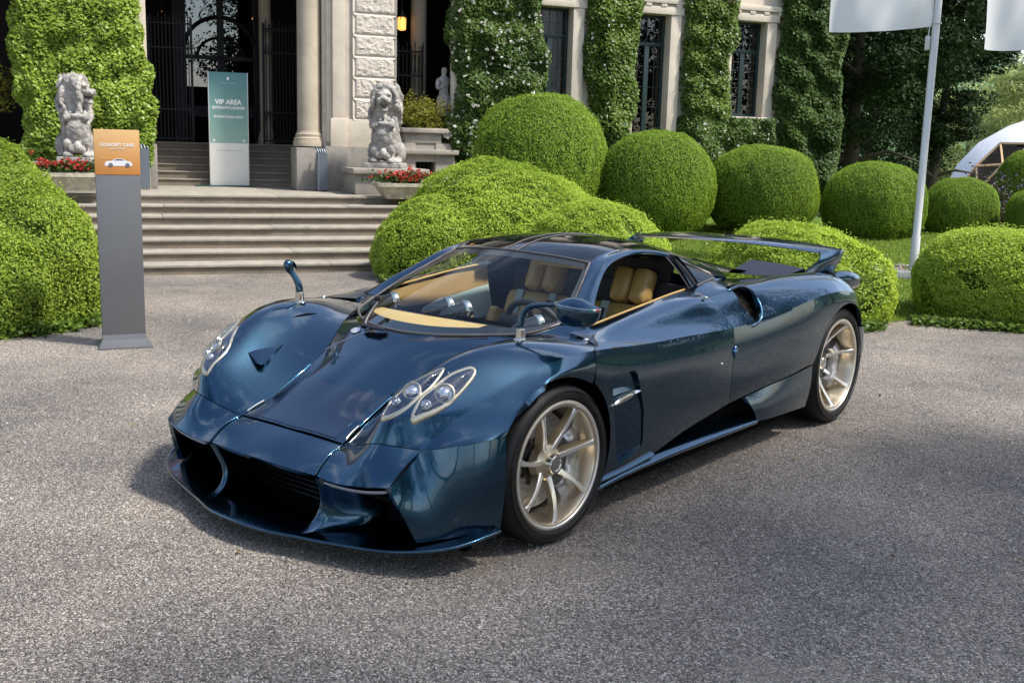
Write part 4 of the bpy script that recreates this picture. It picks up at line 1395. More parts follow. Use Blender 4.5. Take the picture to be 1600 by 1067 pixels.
# cowl between bonnet and glass
cw = []
for k, (off, dz) in enumerate(((0, 0), (.022, -.012), (.05, -.028))):
    A = WS[0].copy()
    A[:, 1] -= off * (1.0 - .4 * np.abs(A[:, 0]) / .6); A[:, 0] *= 1 + off * .9; A[:, 2] += dz
    cw.append(A)
mobj('cowl', grid_bm(np.stack(cw), True), GLOSSBLK, car, 180)

cA = [(.43,.172,.776),(.555,.335,.789),(.612,.462,.816),(.742,.495,.812)]
cB = [(.455,.11,.745),(.59,.335,.774),(.655,.425,.793),(.744,.465,.803)]
cC = [(.47,.07,.720),(.61,.32,.758),(.69,.38,.770),(.75,.43,.780)]
both('cowl_corner', loft([cA, cB, cC], 4, 6), CARBON, 0)

# ---- roof, engine cover
RF = [
 [(.444,.91,1.055),(.30,.870,1.0755),(.15,.844,1.0845),(0,.836,1.088)],
 [(.432,1.0,1.084),(.29,.985,1.108),(.145,.978,1.120),(0,.975,1.125)],
 [(.435,1.15,1.106),(.29,1.15,1.130),(.145,1.15,1.142),(0,1.15,1.146)],
 [(.44,1.38,1.100),(.29,1.38,1.128),(.145,1.38,1.142),(0,1.38,1.146)],
 [(.44,1.66,1.063),(.29,1.67,1.094),(.145,1.68,1.110),(0,1.68,1.115)],
 [(.435,1.95,1.00),(.29,1.97,1.034),(.145,1.98,1.050),(0,1.98,1.055)],
 [(.425,2.35,.93),(.28,2.37,.953),(.14,2.38,.967),(0,2.38,.972)],
 [(.42,2.80,.865),(.28,2.85,.868),(.14,2.87,.874),(0,2.88,.877)],
 [(.40,3.20,.79),(.27,3.28,.785),(.13,3.31,.785),(0,3.32,.785)],
]
RFf = [sym(r) for r in RF]
RG = loft(RFf, 6, 6)
mobj('roof_glass', grid_bm(RG[:23]), simple('roof_black_glass', (.004, .005, .005), .04, 0, 0, spec=0.4), car, 180)
mobj('engine_cover', grid_bm(RG[22:] + np.array([0, 0, .002])), CARBON, car, 180)
bm = bmesh.new()
for c in (-1, 1):
    j = RG.shape[1] // 2
    P_ = RG[:23, j + c * 1] + np.array([c * .012, 0, .002])
    tube(bm, P_, .0055, 5, flat=.5)
mobj('roof_strip', bm, SEAL, car, 60)

# ---- cant rail (pillar band over the door opening)
I_ = [(.60,.47,.82),(.587,.55,.862),(.557,.65,.917),(.50,.79,.99),(.444,.91,1.055),(.432,1.0,1.084),(.435,1.15,1.106),(.44,1.38,1.100),(.44,1.66,1.063),(.435,1.95,1.00),(.43,2.2,.952)]
O_ = [(.742,.50,.812),(.660,.655,.905),(.590,.790,.973),(.540,.925,1.041),(.512,1.055,1.072),(.495,1.20,1.084),(.50,1.38,1.074),(.515,1.50,1.058),(.55,1.645,1.010),(.61,1.765,.960),(.685,1.87,.934)]
rail = [I_]
for t, b_ in ((.28, .010), (.55, .017), (.82, .012)):
    row = []
    for k, (a, c) in enumerate(zip(I_, O_)):
        p = np.array(a) * (1 - t) + np.array(c) * t
        p += np.array([.55, -.25 if k < 4 else 0, .75]) * b_ * (1.0 if 0 < k < 9 else .35)
        row.append(tuple(p))
    rail.append(row)
rail.append(O_)
both('cant_rail', loft(rail, 5, 5), CARBON, 0.03, smooth=60)

# ---- door
DOOR = [
 [(.70,.41,.80),(.735,.56,.822),(.74,.76,.849),(.74,1.03,.881),(.735,1.27,.906),(.73,1.42,.916)],
 [(.785,.37,.799),(.79,.53,.822),(.786,.77,.852),(.785,1.03,.876),(.782,1.28,.895),(.785,1.43,.893)],
 [(.855,.335,.797),(.85,.53,.815),(.838,.78,.838),(.83,1.04,.858),(.83,1.30,.880),(.835,1.455,.868)],
 [(.925,.283,.79),(.905,.48,.785),(.888,.76,.783),(.878,1.04,.790),(.88,1.33,.80),(.89,1.49,.79)],
 [(.966,.226,.781),(.955,.43,.767),(.94,.712,.748),(.931,1.032,.738),(.93,1.33,.728),(.935,1.515,.724)],
 [(.984,.216,.725),(.976,.43,.69),(.966,.72,.66),(.959,1.04,.645),(.954,1.33,.637),(.95,1.505,.637)],
 [(.98,.208,.60),(.98,.45,.56),(.969,.72,.53),(.961,1.04,.525),(.958,1.32,.52),(.957,1.49,.53)],
 [(.965,.2,.40),(.968,.45,.40),(.962,.72,.385),(.957,1.03,.40),(.955,1.32,.42),(.955,1.488,.43)],
 [(.945,.2,.18),(.952,.45,.19),(.95,.734,.214),(.942,1.012,.263),(.94,1.33,.308),(.94,1.505,.331)],
]
DG = loft(DOOR, 7, 14, cr=(4,))
FA = lambda co: math.hypot(co.y - .0, co.z - .3335) - .378
VENT = poly_g([(.335,.660),(.545,.654),(.635,.455),(.655,.285),(.46,.225)])
both('door', shrink(DG, .002, 'lr'), CARBON, 0.02, cuts=((FA, 1), (VENT, 1)), smooth=17)
# recessed panel behind the front wheel
for s in (1, -1):
    bm = grid_bm(DG if s > 0 else mir(DG), s < 0)
    cut(bm, VENT, -1)
    bm.normal_update()
    es = [e for e in bm.edges if e.is_boundary]
    for v in bm.verts:
        t = max(0, min(1, (.66 - v.co.y) / .28))
        v.co.x -= s * (.004 + .05 * t)
    r_ = bmesh.ops.extrude_edge_only(bm, edges=[e for e in bm.edges if e.is_boundary])
    for v in r_['geom']:
        if isinstance(v, bmesh.types.BMVert):
            t = max(0, min(1, (.66 - v.co.y) / .28))
            v.co.x += s * (.002 + .05 * t)
    mobj('fender_vent', bm, CARBON, car, 35)
    bm = bmesh.new()
    A = Vector((.972 * s, .345, .522)); B = Vector((.985 * s, .555, .560))
    N_ = 12
    ra = []
    for i in range(N_ + 1):
        t = i / N_
        wdt = math.sin(math.pi * min(1, max(0, t))) ** .7 * .016 + .002
        c = A.lerp(B, t)
        ra.append([bm.verts.new(c + Vector((s * .012, 0, 0))), bm.verts.new(c + Vector((s * .006, .012, wdt))), bm.verts.new(c + Vector((-s * .03, .02, wdt * .4))), bm.verts.new(c + Vector((s * .006, -.008, -wdt * .8)))])
    for i in range(N_):
        for k in range(4):
            bm.faces.new((ra[i][k], ra[i][(k + 1) % 4], ra[i + 1][(k + 1) % 4], ra[i + 1][k]))
    mobj('vent_blade', bm, STEEL, car, 50)
# handle jewel on the shut line and two hinge buttons
for s in (1, -1):
    bm = bmesh.new()
    bmesh.ops.create_uvsphere(bm, u_segments=14, v_segments=8, radius=1, matrix=Matrix.Translation((.955 * s, 1.51, .602)) @ Matrix.Diagonal((.014, .014, .034, 1)))
    mobj('door_handle', bm, simple('polished_blue', (.10, .22, .38), .08, .9, 1.0), car, 180)
    for P_ in ((.853, .325, .800), (.842, 1.375, .885), (.962, 1.36, .565)):
        bm = bmesh.new()
        rr = .012 if P_[2] > .7 else .008
        bmesh.ops.create_uvsphere(bm, u_segments=10, v_segments=6, radius=1, matrix=Matrix.Translation((P_[0] * s, P_[1], P_[2])) @ Matrix.Diagonal((rr, rr * 1.4, rr * .6, 1)))
        mobj('hinge_button', bm, STEEL, car, 180)

# ---- rear fender
REAR = [
 [(.73,1.42,.916),(.70,1.675,.940),(.62,1.95,.912),(.58,2.2,.888),(.56,2.45,.868),(.56,2.75,.848),(.55,3.05,.805),(.50,3.30,.73)],
 [(.785,1.43,.893),(.785,1.70,.915),(.75,1.93,.908),(.73,2.2,.906),(.73,2.46,.905),(.73,2.77,.888),(.72,3.05,.838),(.68,3.28,.745)],
 [(.835,1.455,.868),(.85,1.70,.903),(.862,1.91,.907),(.865,2.17,.917),(.87,2.45,.918),(.875,2.78,.903),(.87,3.03,.850),(.83,3.25,.755)],
 [(.89,1.49,.79),(.905,1.69,.815),(.922,1.90,.832),(.94,2.18,.857),(.95,2.45,.872),(.955,2.78,.862),(.94,3.03,.808),(.89,3.24,.72)],
 [(.935,1.515,.724),(.945,1.68,.732),(.963,1.87,.745),(.985,2.16,.780),(1.0,2.43,.812),(1.006,2.78,.812),(.985,3.04,.755),(.925,3.23,.665)],
 [(.95,1.505,.637),(.962,1.69,.64),(.98,1.88,.65),(1.0,2.17,.69),(1.012,2.43,.745),(1.017,2.79,.770),(1.0,3.04,.69),(.945,3.22,.585)],
 [(.957,1.49,.53),(.967,1.69,.53),(.983,1.9,.54),(1.002,2.15,.57),(1.013,2.43,.60),(1.016,2.79,.60),(1.0,3.08,.58),(.955,3.21,.48)],
 [(.955,1.488,.43),(.966,1.69,.43),(.98,1.9,.45),(.997,2.15,.47),(1.006,2.43,.48),(1.01,2.79,.45),(.995,3.1,.44),(.96,3.2,.36)],
 [(.94,1.505,.331),(.95,1.69,.35),(.963,1.9,.37),(.98,2.15,.392),(.99,2.43,.418),(.99,2.8,.35),(.985,3.12,.25),(.95,3.2,.2)],
]
QG = loft(REAR, 7, 12, cr=(4,))
RA = lambda co: math.hypot(co.y - 2.795, co.z - .355) - .384 if co.x > .72 else 1.0
SCOOP = poly_g([(1.60,.897),(1.69,.932),(1.76,.922),(1.815,.885),(1.812,.80),(1.765,.745),(1.695,.714),(1.675,.75),(1.655,.83)])
both('rear_fender', shrink(QG, .002, 'l'), CARBON, 0.022, cuts=((RA, 1), (lambda co: SCOOP(co) if co.x > .8 else 1.0, 1)), smooth=17)
for s in (1, -1):
    # dark scoop and raised rounded lip
    bm = bmesh.new()
    ring = [(.835,1.60,.893),(.848,1.69,.913),(.856,1.76,.908),(.868,1.812,.882),(.932,1.815,.80),(.955,1.765,.738),(.946,1.685,.714)]
    R_ = ncs(ring, 26)
    R_[:, 0] *= s
    tube(bm, R_, [.004] + [.0095] * 24 + [.004], 8)
    mobj('scoop_lip', bm, CARBON, car, 180)
    bm = bmesh.new()
    rows = np.stack([R_, R_ * np.array([.97, 1, 1]) + np.array([-.05 * s, .10, -.02]), R_ * np.array([.9, 1, 1]) + np.array([-.12 * s, .16, -.05])])
    grid_bm(rows, s > 0, bm)
    cc = R_.mean(0)
    mobj('scoop_duct', bm, PIT, car, 180)
    # inner wall of the door side of the scoop: panel that dives under the lip, fringed with a brush
    A = ncs([(.835,1.598,.892),(.875,1.645,.83),(.915,1.668,.765),(.944,1.685,.715)], 20)
    B = A + np.array([-.035, .11, -.012])
    A[:, 0] *= s; B[:, 0] *= s
    mobj('scoop_floor', grid_bm(np.stack([A, (A + B) / 2 + np.array([.004 * s, 0, 0]), B]), s > 0), CARBON, car, 180)
    bm = bmesh.new()
    rr = random.Random(3)
    for k in range(150):
        t = rr.random() * 18.9
        i = int(t)
        p = B[i] * (1 - t + i) + B[i + 1] * (t - i)
        tip = p + np.array([s * rr.uniform(.004, .02), rr.uniform(.03, .075), rr.uniform(.0, .035)])
        w_ = .0012
        vs = [bm.verts.new(q) for q in (p + np.array([0, 0, w_]), p - np.array([0, 0, w_]), tip)]
        bm.faces.new(vs)
    mobj('scoop_brush', bm, simple('brush_hair', (.05, .045, .04), .6), car)

# ---- lower sill: rear skirt panel and front blade
top_ = [(.953,1.66,.342),(.957,1.76,.351),(.966,1.9,.364),(.983,2.15,.386),(.992,2.405,.411)]
bot_ = [(.975,1.775,.192),(.985,1.87,.188),(.988,2.0,.184),(.985,2.2,.177),(.975,2.385,.168)]
mid_ = [tuple((np.array(a) + np.array(b_)) / 2 + np.array([.012, 0, 0])) for a, b_ in zip(top_, bot_)]
both('rear_skirt', loft([top_, mid_, bot_], 5, 5), CARBON, 0.02)
oe = ncs([(.955,.31,.150),(.965,.45,.170),(.975,.65,.185),(.982,1.0,.192),(.985,1.4,.192),(.982,1.775,.190)], 24)
both_rows = [oe + np.array([-.105, .0, .045]), oe + np.array([-.05, 0, .026]), oe + np.array([-.008, 0, .010]), oe, oe + np.array([-.012, 0, -.014]), oe + np.array([-.10, 0, -.02])]
both('side_sill', loft(np.stack(both_rows), 2, 1), CARBON, 0, smooth=50)
ie = ncs([(.945,.30,.205),(.948,.5,.215),(.95,.74,.236)], 12)
both('sill_flick', loft(np.stack([ie, ie + np.array([.022, 0, -.012]), ie + np.array([.006, 0, -.03])]), 3, 1), CARBON, 0, smooth=50)
for s in (1, -1):
    box('sill_wall', (min(.80 * s, .86 * s), .30, .10), (max(.80 * s, .86 * s), 2.42, .44), PIT, car)

# ---- rear deck, tail, exhaust cones, rear bumper, flaps
deck = []
for k in range(8):
    a = np.array(REAR[0][k]); b_ = np.array([.43, a[1] + .02, a[2] + (.01 if k < 2 else -.012)])
    if k == 0: b_ = np.array([.64, 1.60, .955]); a = np.array([.73, 1.5, .921])
    deck.append([tuple(b_), tuple((a + b_) / 2 + np.array([0, 0, -.008])), tuple(a)])
deck = [[r[c] for r in deck] for c in range(3)]
both('rear_deck', loft(deck[::1], 4, 8), CARBON, 0, smooth=60)
RB = [[(-.95,3.2,.60),(-.80,3.34,.60),(-.4,3.43,.6),(0,3.45,.6),(.4,3.43,.6),(.80,3.34,.60),(.95,3.2,.60)]]
RB = [[(x, y + dy, z) for x, y, _ in RB[0]] for z, dy in ((.72, -.06), (.6, 0), (.45, .01), (.28, -.06))]
bm = grid_bm(loft(RB, 4, 4), True)
mobj('rear_bumper', bm, CARBON, car, 60)
both('bumper_corner', loft([[(.985,3.09,.56),(.985,3.16,.55),(.955,3.25,.55)],[(.995,3.10,.42),(.99,3.17,.42),(.96,3.25,.42)],[(.985,3.08,.24),(.975,3.15,.23),(.95,3.2,.23)]], 4, 4), CARBON, 0.03)
for s in (1, -1):
    M_ = Matrix.Translation((.80 * s, 3.06, .846)) @ Matrix.Rotation(math.radians(-97), 4, 'X') @ Matrix.Rotation(math.radians(4 * s), 4, 'Y')
    bm = bmesh.new()
    lathe(bm, [(.030, 0), (.048, .06), (.057, .13), (.059, .20), (.053, .28), (.036, .345), (.010, .375), (.0, .378)], 24, M_)
    mobj('tail_pod', bm, CARBON, car, 180)
    # adjustable rear flap
    fl = [[(.34*s,2.55,.880),(.50*s,2.60,.872),(.66*s,2.68,.880)],[(.36*s,2.80,.945),(.52*s,2.86,.930),(.67*s,2.93,.905)],[(.36*s,2.84,.88),(.52*s,2.90,.87),(.67*s,2.97,.86)]]
    bm = grid_bm(loft(fl, 4, 4, cr=(1,)), s < 0)
    mobj('rear_flap', bm, simple('dark_blue_flap', (.004, .008, .020), .6, .1, .0), car, 35)

# ---- rear wing
xs = np.linspace(-1, 1, 29)
rows = []
prof = [(0, 0), (.05, .012), (.15, .015), (.265, .014), (.27, .006), (.15, -.016), (.05, -.014), (0, 0)]
for x in xs:
    ax = abs(x)
    yl = 2.93 + .18 * ax ** 2.2
    zl = 1.036 - .046 * ax ** 2.5
    ch = 1.0 - .16 * ax ** 4
    rows.append([(.735 * x, yl + p[0] * ch, zl + p[1] * ch + .035 * p[0]) for p in prof])
bm = grid_bm(np.array(rows), True)
mobj('rear_wing', bm, CARBON, car, 50)
for s in (1, -1):
    # swept end support
    S0 = [(.69*s,2.84,.880),(.71*s,3.00,.868),(.71*s,3.18,.825)]
    S1 = [(.70*s,2.95,.925),(.725*s,3.08,.925),(.725*s,3.22,.905)]
    S2 = [(.70*s,3.06,.972),(.738*s,3.16,.975),(.738*s,3.28,.975)]
    S3 = [(.68*s,3.09,.990),(.728*s,3.19,.998),(.732*s,3.315,1.004)]
    G = loft([S0, S1, S2, S3], 5, 4)
    bm = grid_bm(G, s < 0)
    flange(bm, 0)
    bmesh.ops.solidify(bm, geom=list(bm.faces), thickness=.028)
    mobj('wing_support', bm, CARBON, car, 50)

# ---- headlights: gold double-pod frames let into the fender
from mathutils.bvhtree import BVHTree
def grid_bvh(G):
    R, C = G.shape[:2]
    V = [Vector(p) for p in G.reshape(-1, 3)]
    F = [(i * C + j, i * C + j + 1, (i + 1) * C + j + 1, (i + 1) * C + j) for i in range(R - 1) for j in range(C - 1)]
    return BVHTree.FromPolygons(V, F)
FB = grid_bvh(FEND_G)
HB = grid_bvh(HOOD_G)
def drop(x, y, bvh, up=0.0):
    h = bvh.ray_cast(Vector((x, y, 2)), Vector((0, 0, -1)))
    if h[0] is None:
        h2 = bvh.find_nearest(Vector((x, y, .7)))
        return h2[0], h2[1]
    nn = h[1] if h[1].z > 0 else -h[1]
    return h[0] + nn * up, nn
POD_IN = [(.559,-.611),(.557,-.588),(.555,-.556),(.557,-.52),(.566,-.485),(.590,-.452),(.618,-.416),(.648,-.375),(.664,-.364),(.673,-.378),(.680,-.42),(.681,-.454),(.670,-.514),(.653,-.565),(.612,-.606),(.576,-.616)]
POD_OUT = [(.675,-.567),(.671,-.545),(.668,-.512),(.675,-.474),(.686,-.425),(.699,-.368),(.723,-.322),(.747,-.293),(.766,-.291),(.775,-.308),(.777,-.340),(.774,-.377),(.768,-.420),(.752,-.465),(.722,-.518),(.697,-.553),(.684,-.566)]
def inset(C_, d):
    T = np.roll(C_, -1, 0) - np.roll(C_, 1, 0)
    T /= np.linalg.norm(T, axis=1, keepdims=True)
    N = np.stack([-T[:, 1], T[:, 0]], 1)
    c = C_.mean(0)
    sg = np.sign(((c - C_) * N).sum())
    return C_ + N * d * sg
for s in (1, -1):
    head = None
    for pi, pod in enumerate((POD_IN, POD_OUT)):
        C_ = ncs(np.array(pod), 48, closed=True)
        cen = C_.mean(0)
        bm = bmesh.new()
        loops = []
        for sc, up in ((0, -.002), (.001, .004), (.006, .0062), (.0105, .005), (.0118, .0)):
            lp = []
            for q in inset(C_, sc):
                P_, nn = drop(q[0], q[1], FB, up)
                lp.append(bm.verts.new((P_.x * s, P_.y, P_.z)))
            loops.append(lp)
        for A, B in zip(loops[:-1], loops[1:]):
            for k in range(48):
                bm.faces.new((A[k], A[(k + 1) % 48], B[(k + 1) % 48], B[k]))
        fr = mobj('headlight' if pi == 0 else 'headlight', bm, FRAMEGOLD, car, 60)
        # pod floor (dark blue) under clear glass
        for nm, sc, up, mat in (('headlight_bowl', .84, -.003, PANEL_DARK), ):
            bm = bmesh.new()
            lp = []
            for q in inset(C_, .0112):
                P_, nn = drop(q[0], q[1], FB, .0028)
                lp.append(bm.verts.new((P_.x * s, P_.y, P_.z)))
            prev = lp
            for f_ in (.7, .4):
                cur = []
                for q in inset(C_, .0112):
                    q = cen + (q - cen) * f_
                    P_, nn = drop(q[0], q[1], FB, .0034)
                    cur.append(bm.verts.new((P_.x * s, P_.y, P_.z)))
                for k in range(48): bm.faces.new((prev[k], prev[(k + 1) % 48], cur[(k + 1) % 48], cur[k]))
                prev = cur
            P_, nn = drop(cen[0], cen[1], FB, .0034)
            c0 = bm.verts.new((P_.x * s, P_.y, P_.z))
            for k in range(48): bm.faces.new((prev[k], prev[(k + 1) % 48], c0))
            mobj(nm, bm, mat, fr, 180)
        bm = bmesh.new()
        lp = []
        for q in inset(C_, .008):
            P_, nn = drop(q[0], q[1], FB, .004)
            lp.append(bm.verts.new((P_.x * s, P_.y, P_.z)))
        prev = lp
        for f_, up in ((.72, .020), (.4, .026)):
            cur = []
            for q in inset(C_, .008):
                q = cen + (q - cen) * f_
                P_, nn = drop(q[0], q[1], FB, up)
                cur.append(bm.verts.new((P_.x * s, P_.y, P_.z)))
            for k in range(48): bm.faces.new((prev[k], prev[(k + 1) % 48], cur[(k + 1) % 48], cur[k]))
            prev = cur
        P_, nn = drop(cen[0], cen[1], FB, .027)
        c0 = bm.verts.new((P_.x * s, P_.y, P_.z))
        for k in range(48): bm.faces.new((prev[k], prev[(k + 1) % 48], c0))
        mobj('lamp_cover', bm, CLEAR, fr, 180)
        # lamps
        lamps = ((.630, -.508, .031), (.600, -.563, .015)) if pi == 0 else ((.730, -.434, .034), (.702, -.506, .016))
        for li, (lx, ly, lr) in enumerate(lamps):
            P_, nn = drop(lx, ly, FB, .004)
            ax = (nn + Vector((.25, -.55, .0))).normalized()
            M_ = Matrix.Translation(P_) @ ax.to_track_quat('Z', 'Y').to_matrix().to_4x4()
            if s < 0: M_ = Matrix.Diagonal((-1, 1, 1, 1)) @ M_
            bm = bmesh.new()
            lathe(bm, [(lr * 1.18, -.004), (lr * 1.2, .008), (lr * 1.05, .010), (lr * .98, .004), (lr * .8, -.004), (lr * .55, -.008)], 24, M_)
            mobj('lamp_ring', bm, FRAMEGOLD if li == 0 else CHROME, fr, 50)
            bm = bmesh.new()
            lathe(bm, [(lr * .9, .0), (lr * .8, .002), (lr * .62, .001), (lr * .60, .006), (lr * .45, .010), (lr * .2, .0135), (.0, .0145)], 24, M_)
            mobj('lamp_lens', bm, simple('lamp_lens', (.55, .56, .60), .05, .75, 1.0), fr, 40)
        # screws
        for (qx, qy) in ((pod[0][0] + .006, pod[0][1] + .012), (pod[5][0] - .006, pod[5][1] - .006)):
            P_, nn = drop(qx, qy, FB, .006)
            bm = bmesh.new()
            bmesh.ops.create_uvsphere(bm, u_segments=8, v_segments=5, radius=.0035, matrix=Matrix.Translation((P_.x * s, P_.y, P_.z)))
            mobj('screw', bm, STEEL, fr, 180)

# ---- louvre fin over the duct on the inner side of each front fender
for s in (1, -1):
    q_ = {}
    for k, (x, y), up in (('A', (.512, -.424), .001), ('E', (.490, -.288), .001), ('C', (.452, -.335), .002), ('D', (.508, -.195), .001), ('B', (.440, -.424), .030), ('F', (.452, -.410), -.004)):
        P_, nn = drop(x, y, FB, up); q_[k] = np.array((P_.x * s, P_.y, P_.z))
    A, Bq, E2, Cq, Dq, Fq = (q_[k] for k in 'ABECDF')
    top = seg_spline([A, A * .55 + E2 * .45 + np.array([0, 0, .004]), E2, Dq], 5)
    low = seg_spline([Bq + (A - Bq) * .12, Bq, Cq + np.array([.010 * s * -1, -.004, .012]), Dq], 5)
    und = seg_spline([A, Fq, Cq, Dq], 5)
    mobj('fender_louvre', grid_bm(np.stack([top, (top + low) / 2 + np.array([0, 0, .002]), low, und]), s > 0), CARBON, car, 50)

# ---- mirrors on goose-neck stems
for s in (1, -1):
    P_, nn = drop(.712, .045, FB, 0)
    bx_, by_, bz_ = P_
    bm = bmesh.new()
    M_ = Matrix.Translation((bx_ * s, by_, bz_ - .004))
    lathe(bm, [(.030, 0), (.030, .006), (.022, .012), (.021, .05), (.019, .052), (0, .052)], 20, M_)
    mobj('mirror_collar', bm, STEEL, car, 40)
    path = [(.712,.045,.868),(.714,.048,.90),(.724,.055,.935),(.745,.065,.955),(.78,.072,.966),(.825,.076,.972),(.865,.078,.975)]
    if s < 0: path = [(.712,.045,.868),(.714,.044,.893),(.726,.038,.925),(.742,.028,.955),(.757,.018,.982),(.760,.016,1.006),(.758,.018,1.024)]
    Pp = ncs(path, 26); Pp[:, 0] *= s
    bm = bmesh.new()
    rad_ = np.linspace(.0175, .0095, 26) if s > 0 else np.interp(np.linspace(0, 1, 26), [0, .3, .5, .62, .8, .93, 1], [.0205, .018, .0155, .017, .029, .026, .010])
    tube(bm, Pp, rad_, 14, flat=.85 if s > 0 else .8)
    stem = mobj('mirror_stem', bm, CARBON, car, 180)
    if s < 0:
        stem.name = 'mirror_stem'
        bm = bmesh.new()
        bmesh.ops.create_circle(bm, cap_ends=True, segments=24, radius=1, matrix=Matrix.Translation((-.757, .045, .992)) @ Matrix.Rotation(math.radians(-78), 4, 'X') @ Matrix.Diagonal((.024, .026, 1, 1)))
        mobj('mirror_glass', bm, CHROME, stem, 180)
        continue
    # shell: shallow half-bowl, flat carbon top, deep belly
    U, Vv = 28, 12
    bm = bmesh.new()
    def shell(u, v):
        # v: 0 = top pole centre, 1 = rim, 2 = bottom
        a = 2 * math.pi * u
        cx, cy, zo = (.962, .085, 0) if s > 0 else (.745, .015, .034)
        rx = (.108 if s > 0 else .030) * (1.0 + .10 * math.cos(a)); ry = .058 if s > 0 else .034
        if v <= 1:
            rad = v; z = zo + .982 + .034 * (1 - v ** 2) - .004 * math.cos(a) * v
        else:
            q = (v - 1); rad = math.cos(q * math.pi / 2) ** .8; z = zo + .978 - (.082 if s > 0 else .05) * math.sin(q * math.pi / 2) ** .9
        return Vector(((cx + rx * rad * math.cos(a)) * s, cy + ry * rad * math.sin(a), z))
    rings = []
    for j in range(1, 2 * Vv):
        v = j / Vv
        rings.append([bm.verts.new(shell(k / U, v)) for k in range(U)])
    t0 = bm.verts.new(shell(0, 0)); b0 = bm.verts.new(shell(0, 2) * 1.0)
    for A, B in zip(rings[:-1], rings[1:]):
        for k in range(U): bm.faces.new((A[k], A[(k + 1) % U], B[(k + 1) % U], B[k]))
    for k in range(U):
        bm.faces.new((t0, rings[0][(k + 1) % U], rings[0][k])); bm.faces.new((b0, rings[-1][k], rings[-1][(k + 1) % U]))
    mir_o = mobj('mirror_shell', bm, CARBON, car, 70)
    bm = bmesh.new()
    rp = [shell(k / 40, 1.0) for k in range(41)]
    tube(bm, [p + Vector((0, 0, .001)) for p in rp], .0035, 6)
    mobj('mirror_rim', bm, simple('rim_blue_grey', (.25, .30, .36), .25, .5, .6), mir_o, 60)
    for c, (a0, a1) in (((.02, .25, .10), (.905, .925)), ((.75, .75, .72), (.926, .955)), ((.55, .035, .03), (.956, .985))):
        bm = bmesh.new()
        tube(bm, [shell(a0 + (a1 - a0) * k / 4, 1.0) + Vector((0, -.0012, .001)) for k in range(5)], .0046, 6)
        mobj('flag_stripe', bm, simple('stripe_%d' % int(c[0] * 100 + c[1] * 10), c, .4), mir_o, 60)

